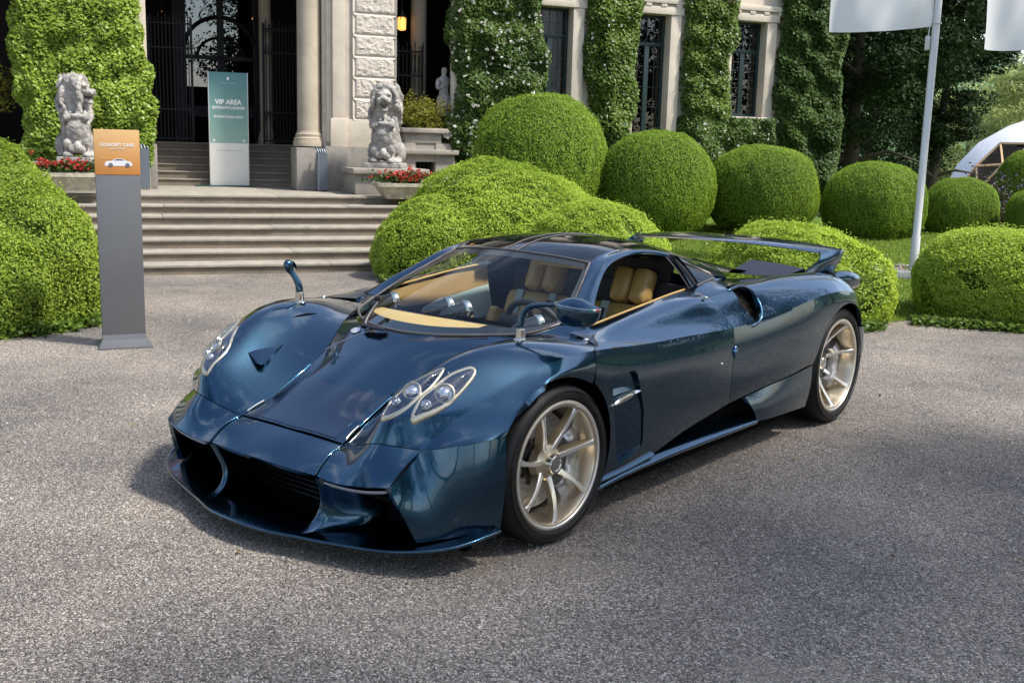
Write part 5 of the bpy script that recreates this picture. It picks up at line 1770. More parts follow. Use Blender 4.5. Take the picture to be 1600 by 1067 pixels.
# ---- wheels
def wheel(cx, cy, R, fr, tw, sgn, steer, dish, brake_r):
    root_M = Matrix.Translation((cx * sgn, cy, R)) @ Matrix.Rotation(steer, 4, 'Z') @ Matrix.Rotation(math.radians(90) * sgn, 4, 'Y')
    # local: +Z points out of the car, outer flange plane at z = 0
    w0 = bpy.data.objects.new('tmp', None)
    def M(bm): bmesh.ops.transform(bm, matrix=root_M, verts=bm.verts)
    # rim barrel (the wheel part itself)
    bm = bmesh.new()
    seg = 72
    lathe(bm, [(fr - .004, -.012), (fr, -.004), (fr, .002), (fr - .006, .004), (fr - .026, -.002), (fr - .030, -.010), (fr - .034, -.035), (fr - .046, -.075), (fr - .05, -.20), (fr - .02, -.235), (fr, -.24)], seg)
    M(bm)
    whl = mobj('wheel', bm, GOLD, car, 40)
    bm = bmesh.new()
    lathe(bm, [(fr - .004, .0042), (fr - .007, .0055), (fr - .014, .0035), (fr - .016, .0005)], seg)
    M(bm)
    mobj('rim_lip', bm, MACH, whl, 40)
    # spokes
    n = 7
    for k in range(n):
        a0 = 2 * math.pi * k / n - .015 * sgn
        bm = bmesh.new()
        prof = []
        ST = 14
        secs = []
        for i in range(ST + 1):
            t = i / ST
            r = .045 + (fr - .030 - .045) * t
            ang = a0 + sgn * .05 * (1 - t) ** 1.3 + sgn * .03 * math.sin(math.pi * t)
            wd = .009 * (1 - t) ** 1.2 + .0060 + .010 * t ** 6
            dep = -dish * (1 - t ** 1.8) - .012 * (1 - t) - .004
            zt = dep + .016 * math.sin(math.pi * t) * (0.4 if dish > .05 else 1)
            zb = zt - (.052 - .020 * t)
            skew = sgn * .008 * math.sin(math.pi * min(1, t * 1.05))
            ca, sa = math.cos(ang), math.sin(ang)
            def pt(off, z): return Vector((r * ca - off * sa, r * sa + off * ca, z))
            secs.append([pt(-wd, zt - .006), pt(-wd * .75, zt), pt(wd * .75, zt), pt(wd, zt - .006), pt(wd * .95 + skew, zb), pt(-wd * .95 + skew, zb)])
        rings = [[bm.verts.new(p) for p in s_] for s_ in secs]
        for A, B in zip(rings[:-1], rings[1:]):
            for q in range(6):
                f_ = bm.faces.new((A[q], A[(q + 1) % 6], B[(q + 1) % 6], B[q]))
                f_.material_index = 1 if q in (0, 1, 2) else 0
        bm.faces.new(rings[0]); bm.faces.new(rings[-1])
        M(bm)
        bmesh.ops.recalc_face_normals(bm, faces=bm.faces)
        mobj('spoke', bm, [GOLD, MACH], whl, 30)
    # hub and centre nut
    bm = bmesh.new()
    zd = -dish
    lathe(bm, [(.078, zd - .06), (.075, zd - .02), (.052, zd - .006), (.047, zd - .004), (.0, zd - .004)], 40)
    M(bm); mobj('wheel_hub', bm, GOLD, whl, 40)
    bm = bmesh.new()
    lathe(bm, [(.040, zd - .006), (.040, zd + .022), (.037, zd + .026), (.029, zd + .0265), (.027, zd + .022), (0, zd + .022)], 40)
    for k in range(24):
        a = 2 * math.pi * k / 24
        add_box(bm, (.0385, -.0022, zd - .004), (.0425, .0022, zd + .02), Matrix.Rotation(a, 4, 'Z'))
    M(bm); mobj('wheel_nut', bm, STEEL, whl, 40)
    # tyre
    bm = bmesh.new()
    prof = [(fr - .012, -.014), (fr - .001, -.001), (fr + .004, .004), (fr + .012, .008), (fr + .5 * (R - fr), .0095), (R - .022, .004), (R - .010, -.006), (R - .003, -.022), (R, -.045), (R, -tw * .5), (R, -tw + .045), (R - .004, -tw + .02), (R - .02, -tw), (fr, -tw)]
    lathe(bm, prof, 96)
    for v in bm.verts:       # contact patch
        pass
    M(bm)
    for v in bm.verts: v.co.z = max(v.co.z, .0015)
    ty = mobj('tyre', bm, RUBBER, whl, 40)
    bm = bmesh.new()
    for rr_, zz in ((R - .0006, -.060), (R - .0006, -.095), (R - .0006, -.13)):
        lathe(bm, [(rr_, zz), (rr_ + .0018, zz - .002), (rr_ + .0018, zz - .006), (rr_, zz - .008)], 96)
    M(bm)
    for v in bm.verts: v.co.z = max(v.co.z, .001)
    mobj('tread_groove', bm, PIT, whl, 60)
    bm = bmesh.new()
    wl = R - fr
    for rr_ in (fr + wl * .22, fr + wl * .60, fr + wl * .66):
        lathe(bm, [(rr_ - .0015, .0088), (rr_, .0112), (rr_ + .0015, .0088)], 72)
    for a0 in (.35, 2.45, 4.55):
        for k in range(9):
            a = a0 + k * .052
            add_box(bm, (fr + wl * .33, -.0042, .0088), (fr + wl * .52, .0042, .0104), Matrix.Rotation(a, 4, 'Z'))
    M(bm); mobj('sidewall_relief', bm, RUBBER, whl, 30)
    # brake disc with drilled holes, caliper
    bm = bmesh.new()
    lathe(bm, [(.085, -.125), (brake_r, -.125), (brake_r, -.155), (.085, -.155)], 64)
    for ring_i, (rr_, cnt) in enumerate(((brake_r - .02, 30), (brake_r - .045, 26), (brake_r - .07, 22))):
        for k in range(cnt):
            a = 2 * math.pi * (k + .37 * ring_i) / cnt
            r3 = bmesh.ops.create_circle(bm, cap_ends=True, segments=6, radius=.0035, matrix=Matrix.Translation((rr_ * math.cos(a), rr_ * math.sin(a), -.1242)))
            for f_ in {f for v in r3['verts'] for f in v.link_faces}: f_.material_index = 1
    M(bm); mobj('brake_disc', bm, [DISC, PIT], whl, 40)
    bm = bmesh.new()
    lathe(bm, [(.05, -.11), (.092, -.112), (.096, -.118), (.096, -.14)], 40)
    for k in range(12):
        a = 2 * math.pi * k / 12
        add_box(bm, (.093, -.008, -.122), (.112, .008, -.112), Matrix.Rotation(a, 4, 'Z'), .002)
    M(bm); mobj('disc_bell', bm, BLACK, whl, 40)
    bm = bmesh.new()
    r0_, r1_ = brake_r - .055, brake_r + .030
    angs = (np.linspace(-.95, .55, 18) + math.pi / 2) * sgn
    rg = []
    for i, a in enumerate(angs):
        e_ = min(i, 17 - i)
        zt = -.070 - (.018 if e_ == 0 else .006 if e_ == 1 else 0) - (.008 if 6 < i < 11 else 0)
        ca, sa = math.cos(a), math.sin(a)
        rg.append([bm.verts.new((r_ * ca, r_ * sa, z)) for r_, z in ((r0_, -.12), (r0_ + .006, zt - .008), (r0_ + .018, zt), (r1_ - .016, zt - .002), (r1_, zt - .014), (r1_, -.16))])
    for A, B in zip(rg[:-1], rg[1:]):
        for q in range(5): bm.faces.new((A[q], A[q + 1], B[q + 1], B[q]))
    bm.faces.new(rg[0]); bm.faces.new(list(reversed(rg[-1])))
    M(bm)
    bmesh.ops.recalc_face_normals(bm, faces=bm.faces)
    mobj('brake_caliper', bm, CALIPER, whl, 40)
    return whl
for sgn in (1, -1):
    wheel(.972, 0.0, .3335, .271, .265, sgn, math.radians(-2.0), .040, .206)
    wheel(.985, 2.795, .3554, .284, .345, sgn, 0.0, .112, .19)
# wheel housings
for s in (1, -1):
    for cy, cz, rr_, x0, x1 in ((0, .3335, .374, .60, .86), (2.795, .355, .380, .58, .94)):
        bm = bmesh.new()
        M_ = Matrix.Translation((0, cy, cz)) @ Matrix.Rotation(math.radians(90), 4, 'Y')
        lathe(bm, [(0, x0 * s), (.44, x0 * s), (.44, (x1 - .03) * s), (rr_, (x1 - .02) * s), (rr_, x1 * s), (rr_ - .012, x1 * s)], 48, M_)
        bmesh.ops.delete(bm, geom=[f for f in bm.faces if f.calc_center_median().z < .20 and f.calc_center_median().x * s > .61], context='FACES')
        mobj('wheel_housing', bm, PIT, car, 60)
# underbody
box('underbody', (-.84, -.42, .075), (.84, 3.2, .10), PIT, car)
box('rear_diffuser', (-.8, 3.1, .09), (.8, 3.38, .30), PIT, car)

# ---- cabin
bm = bmesh.new()
add_box(bm, (-.74, .25, .12), (.74, 1.75, .16))
add_box(bm, (-.48, 1.62, .16), (.48, 1.66, 1.02))
add_box(bm, (-.06, .5, .16), (.06, 1.6, .42))
mobj('cabin_tub', bm, CABIN, car)
mobj('headliner', grid_bm(RG[1:30, 2:-2] + np.array([0, 0, -.025])), CABIN, car, 180)
box('rear_bulkhead', (-.60, 1.60, .50), (.60, 1.64, .90), CABIN, car, bevel=.012)
# inner door skins: tan upper, aqua band
for s in (1, -1):
    box('inner_door', (min(.66 * s, .70 * s), .28, .18), (max(.66 * s, .70 * s), 1.05, .73), CABIN, car)
    for nm, z0, z1, mt, xo in (('door_card', .50, .80, simple('door_leather', (.33, .215, .085), .5, 0, .05, .08, 12), .0), ('door_trim_band', .60, .70, AQUA, -.010)):
        rows = []
        for t in np.linspace(0, 1, 4):
            rows.append([((.725 + xo) * s - s * .05 * (1 - t), y, z0 + (z1 - z0) * t + .11 * (y - .55) * t) for y in (.64, .9, 1.2, 1.5)])
        bm = grid_bm(np.array(rows))
        mobj(nm, bm, mt, car, 60)
    # sill cap along the window opening (leather roll seen below the glass line)
    bm = bmesh.new()
    Pp = np.array([p for p in DOOR[0][:6]]) * np.array([s, 1, 1]) + np.array([-.022 * s, 0, -.004])
    tube(bm, ncs(Pp[1:], 20), .006, 8)
    mobj('window_sill', bm, TAN, car, 180)
# dashboard: tan hood with instrument pods
dash = [[(-.58,.42,.775),(-.3,.30,.785),(0,.27,.79),(.3,.30,.785),(.58,.42,.775)],
        [(-.57,.52,.800),(-.3,.42,.812),(0,.40,.815),(.3,.42,.812),(.57,.52,.800)],
        [(-.56,.62,.775),(-.3,.54,.795),(0,.52,.80),(.3,.54,.795),(.56,.62,.775)],
        [(-.55,.66,.62),(-.3,.58,.62),(0,.56,.62),(.3,.58,.62),(.55,.66,.62)]]
DGm = loft(dash, 5, 6)
mobj('dashboard', grid_bm(DGm[:7, 3:-6] * np.array([1, 1, .97]) + np.array([0, -.135, .006])), TANL, car, 60)
mobj('dash_top', grid_bm(DGm[:9] * np.array([1, 1, .97]) + np.array([0, -.10, -.006])), CABIN, car, 60)
mobj('dash_face', grid_bm(DGm[8:] + np.array([0, -.09, -.012])), CABIN, car, 60)
for (vx, vy, vz) in ((-.45, .44, .81), (-.05, .42, .83), (.04, .45, .82), (.47, .47, .80)):
    bm = bmesh.new()
    ax = Vector((.35, .75, .12)).normalized()
    M_ = Matrix.Translation((vx, vy, vz)) @ ax.to_track_quat('Z', 'Y').to_matrix().to_4x4()
    lathe(bm, [(.0, -.14), (.020, -.12), (.036, -.07), (.044, -.01), (.046, .0)], 20, M_)
    v_ = mobj('air_vent', bm, GLOSSBLK, car, 60)
    bm = bmesh.new()
    lathe(bm, [(.046, -.012), (.050, -.006), (.050, .016), (.047, .022), (.040, .022), (.036, .005), (0, .0)], 20, M_)
    mobj('vent_ring', bm, STEEL, v_, 40)
def rounded_slab(bm, lo, hi, M_, bev=.05):
    add_box(bm, lo, hi, M_, bev)
for s in (1, -1):
    M_ = Matrix.Translation((.30 * s, 1.235, .285)) @ Matrix.Rotation(math.radians(-24), 4, 'X')
    bm = bmesh.new()
    add_box(bm, (-.22, -.42, .0), (.22, .12, .13), Matrix.Translation((.30 * s, 1.18, .25)) @ Matrix.Rotation(math.radians(8), 4, 'X'), .05)
    seat = mobj('seat', bm, TAN, car, 60)
    bm = bmesh.new()
    add_box(bm, (-.23, .0, .02), (.23, .13, .56), M_, .055)
    mobj('backrest', bm, TAN, seat, 60)
    for sx in (-.12, .12):
        bm = bmesh.new()
        add_box(bm, (sx - .025, -.008, .05), (sx + .025, .01, .55), M_, .006)
        mobj('seat_stripe', bm, AQUA, seat, 60)
    for sx in (-.235, .235):
        bm = bmesh.new()
        add_box(bm, (sx - .035, -.07, .02), (sx + .035, .06, .42), M_, .03)
        mobj('side_bolster', bm, TAN, seat, 60)
    for sx in (-.062, .062):
        bm = bmesh.new()
        add_box(bm, (sx - .057, -.015, .56), (sx + .057, .10, .765), M_, .045)
        mobj('headrest', bm, TAN, seat, 60)
    bm = bmesh.new()
    tube(bm, [M_ @ Vector((-.12 * s, -.03, .50)), M_ @ Vector((-.10 * s, -.04, .3)), M_ @ Vector((-.05 * s, -.05, .1))], .022, 6, flat=.25)
    mobj('seat_belt', bm, CABIN, seat, 60)
# steering wheel
bm = bmesh.new()
ax = Vector((0, .86, .5)).normalized()
M_ = Matrix.Translation((.37, .60, .755)) @ ax.to_track_quat('Z', 'Y').to_matrix().to_4x4()
ring = [M_ @ Vector((.165 * math.cos(2 * math.pi * k / 32), .155 * math.sin(2 * math.pi * k / 32), 0)) for k in range(33)]
tube(bm, ring, .016, 8, cap=False)
for a in (0, 120, 240):
    aa = math.radians(a + 90)
    tube(bm, [M_ @ Vector((0, 0, -.02)), M_ @ Vector((.16 * math.cos(aa), .155 * math.sin(aa), 0))], .014, 6)
lathe(bm, [(0, .012), (.05, .008), (.055, -.01), (.04, -.03)], 16, M_)
mobj('steering_wheel', bm, CABIN, car, 60)
bm = bmesh.new()
add_box(bm, (.18, .52, .70), (.56, .62, .815), None, .03)
mobj('instrument_binnacle', bm, CABIN, car, 60)
# sun visor under the roof, rear-view mirror
bm = bmesh.new()
add_box(bm, (.0, -.008, -.048), (.36, .008, .006), Matrix.Translation((.045, .965, 1.062)) @ Matrix.Rotation(math.radians(-4), 4, 'Z') @ Matrix.Rotation(math.radians(-18), 4, 'X'), .007)
mobj('sun_visor', bm, TANL, car, 60)
bm = bmesh.new()
tube(bm, [(.20, .945, 1.045), (.215, .935, 1.038), (.265, .932, 1.038), (.28, .94, 1.045)], .006, 8)
mobj('visor_handle', bm, CHROME, car, 60)

# ---- wiper, emblem, papers on the dash, B pillar and quarter glass
bm = bmesh.new()
tube(bm, [(-.20,.005,.755),(-.21,.03,.79),(-.235,.10,.835),(-.25,.16,.872)], [.016,.014,.010,.008], 8)
tube(bm, [(-.05,.0,.765),(-.10,-.01,.768),(-.2,.0,.77)], [.012, .016, .014], 8, flat=.6)
add_box(bm, (-.268,.135,.862), (-.228,.175,.886), None, .006)
mobj('wiper', bm, BLACK, car, 50)
P_, nn = drop(-.255, .005, HB, .002)
M_ = Matrix.Translation(P_) @ nn.to_track_quat('Z', 'Y').to_matrix().to_4x4()
bm = bmesh.new()
lathe(bm, [(.034, 0), (.034, .004), (.028, .006), (0, .0065)], 28, M_ @ Matrix.Diagonal((1, .62, 1, 1)))
mobj('emblem', bm, simple('emblem_silver', (.72, .72, .74), .3, .6), car, 40)
bm = bmesh.new()
td = []
for t in np.linspace(0, 1, 16):
    q = (-.335 + .17 * t, -.115 + .125 * t ** .8)
    P_, nn = drop(q[0], q[1] - .010 * math.sin(math.pi * t), HB, .001)
    td.append(P_)
tube(bm, td, .0022, 5)
mobj('emblem_line', bm, STEEL, car, 60)
for s in (1, -1):
    B0, B1 = np.array([.737*s,1.385,.918]), np.array([.560*s,1.44,1.062])
    C0, C1 = np.array([.730*s,1.47,.925]), np.array([.563*s,1.53,1.045])
    bm = bmesh.new()
    n_ = 8
    G = np.stack([np.stack([B0*(1-t)+B1*t + np.array([.008*s,0,0])*math.sin(math.pi*t), C0*(1-t)+C1*t + np.array([.008*s,0,0])*math.sin(math.pi*t)]) for t in np.linspace(0,1,n_)])
    bm = grid_bm(G, s < 0); flange(bm, .02)
    bp = mobj('door_pillar', bm, GLOSSBLK, car, 40)
    for A, B in ((B0, B1), (C0, C1)):
        bm = bmesh.new(); tube(bm, [A + np.array([.004*s,0,.0]), (A+B)/2 + np.array([.012*s,0,0]), B], .0045, 6)
        mobj('pillar_trim', bm, SEAL, bp, 60)
    q0 = np.array([(.730*s,1.47,.925),(.715*s,1.58,.937),(.70*s,1.70,.947)])
    q1 = np.array([(.563*s,1.53,1.045),(.595*s,1.63,1.01),(.645*s,1.745,.965)])
    G = np.stack([q0, (q0+q1)/2 + np.array([.008*s,0,0]), q1])
    mobj('quarter_window', grid_bm(loft(G, 4, 4), s < 0), DARKGLASS, car, 180)
    bm = bmesh.new(); tube(bm, np.concatenate([q0, q1[::-1]]) + np.array([.003*s,0,0]), .006, 6)
    mobj('quarter_frame', bm, SEAL, car, 60)
    G = np.stack([np.array([(.742*s,1.46,.914),(.735*s,1.6,.926),(.70*s,1.80,.935)]), q0 * np.array([1,1,1]) + np.array([0.004*s,0,-.004])])
    mobj('window_base', grid_bm(G, s > 0), CARBON, car, 60)

# ================================================================== statues, signs, flags, tent, person
def VW(x, y, z=0): return VO + Matrix.Rotation(VR, 3, 'Z') @ Vector((x, y, z))
CARVED = stone_mat('carved_stone', (.44, .415, .38), .40, 7.0, 34, .7, .62)

def blob(name, parts, mat, parent, voxel=.016, disp=.018, tex_size=.06, smooth_it=2):
    """parts: (centre, radii, euler-deg) ellipsoids fused by a voxel remesh and roughened"""
    bm = bmesh.new()
    for c, r, e in parts:
        M_ = Matrix.Translation(c) @ Matrix.Rotation(math.radians(e[2]), 4, 'Z') @ Matrix.Rotation(math.radians(e[1]), 4, 'Y') @ Matrix.Rotation(math.radians(e[0]), 4, 'X') @ Matrix.Diagonal((*r, 1))
        bmesh.ops.create_icosphere(bm, subdivisions=3, radius=1, matrix=M_)
    o = mobj(name, bm, mat, parent, 180)
    m = o.modifiers.new('remesh', 'REMESH'); m.mode = 'VOXEL'; m.voxel_size = voxel; m.use_smooth_shade = True
    s = o.modifiers.new('smooth', 'SMOOTH'); s.iterations = smooth_it; s.factor = .5
    if disp:
        t = bpy.data.textures.new(name + '_carving', 'CLOUDS'); t.noise_scale = tex_size; t.noise_depth = 2
        d = o.modifiers.new('carve', 'DISPLACE'); d.texture = t; d.strength = disp * 2; d.mid_level = .5
    return o

def lion(label, x, y, z, face_deg, sc, head_turn):
    """seated stone lion, local front is -Y"""
    root = empty('stone_lion', VW(x, y, z), math.radians(face_deg), label, 'statue', None)
    root.scale = (sc, sc, sc)
    P = []
    P += [((0, .20, .30), (.20, .24, .26), (0, 0, 0)), ((0, .06, .52), (.185, .19, .34), (-12, 0, 0))]          # haunch and trunk
    for s in (1, -1):
        P += [((.17 * s, .20, .17), (.10, .20, .16), (0, 0, 0)), ((.17 * s, .0, .05), (.065, .13, .05), (0, 0, 0))]   # hind legs
        P += [((.115 * s, -.12, .34), (.062, .065, .30), (4, 0, 0)), ((.115 * s, -.19, .05), (.07, .10, .05), (0, 0, 0))]  # front legs, paws
    body = blob('body', P, CARVED, root, .018, .012, .05)
    # mane in ropey locks, standing up round the face
    hd_ = math.radians(head_turn)
    M = [((0, .03, .84), (.205, .17, .25), (0, 0, 0)), ((0, .05, .64), (.19, .16, .24), (0, 0, 0)), ((0, -.02, 1.0), (.15, .13, .11), (0, 0, 0))]
    rr = random.Random(4)
    for k in range(64):
        a = rr.uniform(0, 2 * math.pi); zz = rr.uniform(.46, 1.06)
        rad = .215 - .55 * (zz - .78) ** 2
        if abs((a - (1.5 * math.pi + hd_) + math.pi) % (2 * math.pi) - math.pi) < .75 and zz > .68: continue
        M.append(((rad * math.cos(a), rad * math.sin(a) * .88 + .02, zz), (.032, .030, .085), (rr.uniform(-25, 25), rr.uniform(-25, 25), math.degrees(a))))
    for k in range(15):
        t = math.pi * (k / 14) * 1.2 - .3
        v = Matrix.Rotation(hd_, 3, 'Z') @ Vector((.165 * math.cos(t), -.11, 0))
        M.append(((v.x, v.y, .86 + .20 * math.sin(t)), (.038, .045, .05), (0, 0, 0)))
    blob('mane', M, CARVED, root, .014, .012, .04, 1)
    R_ = Matrix.Translation((0, -.06, .86)) @ Matrix.Rotation(math.radians(head_turn), 4, 'Z') @ Matrix.Rotation(math.radians(6), 4, 'X')
    def T(c, r, e):
        v = R_ @ Vector(c)
        return (tuple(v), r, (e[0] + 6, e[1], e[2] + head_turn))
    Hd = [T((0, -.06, .05), (.110, .12, .125), (0, 0, 0)), T((0, -.18, .025), (.072, .085, .055), (0, 0, 0)), T((0, -.245, .050), (.042, .03, .028), (0, 0, 0)),
          T((0, -.17, -.085), (.055, .085, .030), (22, 0, 0))]
    for s in (1, -1):
        Hd += [T((.055 * s, -.20, .02), (.042, .065, .045), (0, 0, 0)), T((.062 * s, -.145, .105), (.045, .03, .022), (0, 0, 10 * s)), T((.10 * s, -.0, .15), (.035, .025, .045), (0, 0, 0))]
    head = blob('head', Hd, CARVED, root, .011, .006, .03, 1)
    for s in (1, -1):
        bm = bmesh.new()
        bmesh.ops.create_uvsphere(bm, u_segments=10, v_segments=6, radius=.016, matrix=Matrix.Translation(R_ @ Vector((.06 * s, -.165, .072))))
        mobj('eye', bm, stone_mat('dark_stone', (.10, .095, .09), .3, 6, 30, .4, .3), head, 180)
    bm = bmesh.new()
    bmesh.ops.create_icosphere(bm, subdivisions=2, radius=1, matrix=R_ @ Matrix.Translation((0, -.19, -.028)) @ Matrix.Diagonal((.05, .075, .035, 1)))
    mobj('open_mouth', bm, MATS['dark_stone'], head, 180)
    # scrolled cartouche held before the chest
    S = [((0, -.20, .36), (.135, .05, .19), (6, 0, 0)), ((0, -.235, .36), (.075, .03, .12), (6, 0, 0))]
    for s in (1, -1):
        S += [((.11 * s, -.22, .53), (.055, .05, .055), (0, 0, 0)), ((.12 * s, -.20, .20), (.05, .05, .06), (0, 0, 0)), ((.06 * s, -.22, .12), (.05, .05, .05), (0, 0, 0))]
    S += [((0, -.22, .55), (.11, .05, .04), (0, 0, 0)), ((0, -.23, .15), (.05, .05, .07), (0, 0, 0))]
    blob('cartouche', S, CARVED, root, .013, .010, .035, 1)
    bm = bmesh.new(); add_box(bm, (-.26, -.28, -.05), (.26, .42, .025), None, .02)
    mobj('base', bm, CARVED, root, 40)
    return root
lion('weathered stone lion with open jaws facing the camera, right of the steps', 2.42, 3.3, 1.275, 60 - 22, 1.12, 4)
lion('weathered stone lion in profile beside the ivy, behind the orange totem', -2.03, 3.3, 1.275, 60 + 2, 1.06, 68)

# ---- flower troughs in front of the lions
def trough(label, x, y, z0, ln, hgt, seed):
    root = empty('flower_trough', VW(x, y, z0), VR, label, 'planter')
    bm = bmesh.new()
    G = []
    for zz, w_, d_ in ((0, .36, .13), (.04, .38, .15), (hgt * .6, .46, .19), (hgt - .05, .49, .21), (hgt - .05, .53, .235), (hgt, .53, .235), (hgt, .47, .18), (hgt - .06, .46, .17)):
        G.append([(w_ * ln * sx, d_ * sy, zz) for sx, sy in ((-1, -1), (-.97, -1.03), (.97, -1.03), (1, -1), (1, 1), (-1, 1), (-1, -1))])
    grid_bm(np.array(G), False, bm)
    bm.faces.new([bm.verts.new((sx * .46 * ln, sy * .17, hgt - .06)) for sx, sy in ((-1, -1), (1, -1), (1, 1), (-1, 1))])
    mobj('trough', bm, stone_mat('mossy_trough', (.47, .43, .33), .3, 6, 50, .4, .45), root, 30)
    rs = np.random.RandomState(seed)
    n = 1800
    P = np.stack([rs.normal(0, .24 * ln, n), rs.normal(0, .08, n), hgt + .02 + np.abs(rs.normal(.03, .05, n))], 1)
    me = leaf_mesh('begonia_leaves', P, np.tile([0, -.2, .6], (n, 1)), rs.uniform(.03, .06, n), rs.rand(n) * .6, L_IVYD, .8, .7, rs)
    o = bpy.data.objects.new('begonia_leaves', me); link(o, root)
    n = 900
    c = np.stack([rs.normal(0, .23 * ln, 120), rs.normal(-.03, .09, 120), hgt + .05 + np.abs(rs.normal(.03, .05, 120))], 1)
    P = np.repeat(c, 8, 0)[:n] + rs.normal(0, .014, (n, 3))
    me = leaf_mesh('red_blossoms', P, rs.normal(0, 1, (n, 3)), rs.uniform(.025, .045, n), rs.rand(n), L_FLOW, .9, .5, rs)
    o = bpy.data.objects.new('red_blossoms', me); link(o, root)
    return root
trough('mossy stone trough of red begonias below the right lion', 2.52, 2.35, .80, .92, .23, 3)
trough('stone trough of red begonias half hidden by the left bush', -2.15, 2.35, .88, .92, .23, 4)
# moss and trailing greenery under the right trough
rs = np.random.RandomState(5)
n = 1500
P = np.stack([rs.normal(0, .3, n), rs.normal(0, .06, n), rs.uniform(-.25, .1, n)], 1)
me = leaf_mesh('creeper', P, np.tile([0, -.6, -.4], (n, 1)), rs.uniform(.03, .055, n), rs.rand(n) * .7, L_IVYD, .8, .5, rs)
o = bpy.data.objects.new('creeper', me); link(o); o.location = VW(2.75, 2.15, .55); o.rotation_euler = (0, 0, VR)
tag(o, 'dark green creeper hanging below the right flower trough', 'plant')

# ---- nandina in the loggia planter
root = empty('nandina_shrub', VW(3.22, 4.08, 1.86), VR, 'yellow green nandina shrub with rusty tips on the loggia parapet beside the right lion', 'shrub')
rs = np.random.RandomState(6)
n = 5200
c = np.stack([rs.normal(0, .20, 130), rs.normal(0, .10, 130), np.abs(rs.normal(.20, .13, 130))], 1)
P = np.repeat(c, 40, 0) + rs.normal(0, .045, (n, 3))
P[:, 2] = np.maximum(P[:, 2], .01)
me = leaf_mesh('foliage', P, P * .5 + np.array([0, -.1, .2]), rs.uniform(.03, .06, n), np.clip(rs.normal(.45, .25, n), 0, 1), L_NAND, .35, .7, rs)
o = bpy.data.objects.new('foliage', me); link(o, root)
bm = bmesh.new()
for k in range(9):
    a = rs.uniform(-.22, .22); b_ = rs.uniform(-.1, .1)
    tube(bm, [(a * .4, b_ * .4, -.04), (a * .8, b_, .15), (a * 1.2, b_ * 1.3, .36)], [.008, .006, .003], 5)
mobj('stems', bm, TWIG2, root)
root = empty('nandina_shrub', VW(-3.55, 4.3, 1.9), VR, 'pale shrub on the parapet left of the ivy, at the left edge', 'shrub')
me2 = bpy.data.objects.new('foliage', me); link(me2, root); me2.scale = (1.6, 1.4, 1.5)

# ---- small garden statue: standing draped figure with raised arm
def figure(name, label, cat, loc, rotz, height, joints, edges, radii, mat, parts=()):
    root = empty(name, loc, rotz, label, cat)
    root.scale = (height / 1.75,) * 3
    me = bpy.data.meshes.new('body')
    me.from_pydata(joints, edges, [])
    o = bpy.data.objects.new('body', me); link(o, root)
    me.materials.append(mat)
    m = o.modifiers.new('skin', 'SKIN'); m.use_smooth_shade = True
    for i, r in enumerate(radii):
        me.skin_vertices[0].data[i].radius = r if isinstance(r, tuple) else (r, r)
    me.skin_vertices[0].data[0].use_root = True
    s = o.modifiers.new('sub', 'SUBSURF'); s.levels = 2; s.render_levels = 2
    return root, o
J = [(0, 0, .92), (0, -.01, 1.08), (0, 0, 1.28), (0, 0, 1.42), (0, -.01, 1.50), (0, -.02, 1.62), (0, -.02, 1.74),
     (.09, 0, .86), (.11, -.03, .48), (.11, .0, .08), (.11, -.12, .03),
     (-.09, 0, .86), (-.13, -.06, .50), (-.10, .04, .08), (-.10, -.08, .03),
     (.19, 0, 1.38), (.30, -.04, 1.16), (.16, -.16, 1.10),
     (-.19, 0, 1.38), (-.26, -.08, 1.14), (-.10, -.18, 1.22)]
E_ = [(0, 1), (1, 2), (2, 3), (3, 4), (4, 5), (5, 6), (0, 7), (7, 8), (8, 9), (9, 10), (0, 11), (11, 12), (12, 13), (13, 14), (3, 15), (15, 16), (16, 17), (3, 18), (18, 19), (19, 20)]
Rr = [(.15, .12), (.13, .10), (.16, .11), (.11, .09), .055, (.085, .10), (.07, .08), .10, .075, .05, .04, .10, .075, .05, .04, .065, .048, .035, .065, .048, .035]
st, body = figure('garden_statue', 'small pale stone statue of a standing figure beside the climbing rose', 'statue', VW(3.66, 4.30, 1.80), VR + .3, 1.08, J, E_, Rr, CARVED)
bm = bmesh.new()
G = np.array([[((.17 + .05 * (1 - t) + .014 * math.sin(a * 7)) * math.cos(a), (.13 + .05 * (1 - t) + .014 * math.sin(a * 7)) * math.sin(a) - .02, .45 + .52 * t) for a in np.linspace(0, 2 * math.pi, 40)] for t in np.linspace(0, 1, 8)])
mobj('drapery', grid_bm(G, False, bm), CARVED, st, 180)
bm = bmesh.new(); add_box(bm, (-.22, -.2, -.06), (.22, .2, .03), None, .015); mobj('base', bm, CARVED, st, 40)

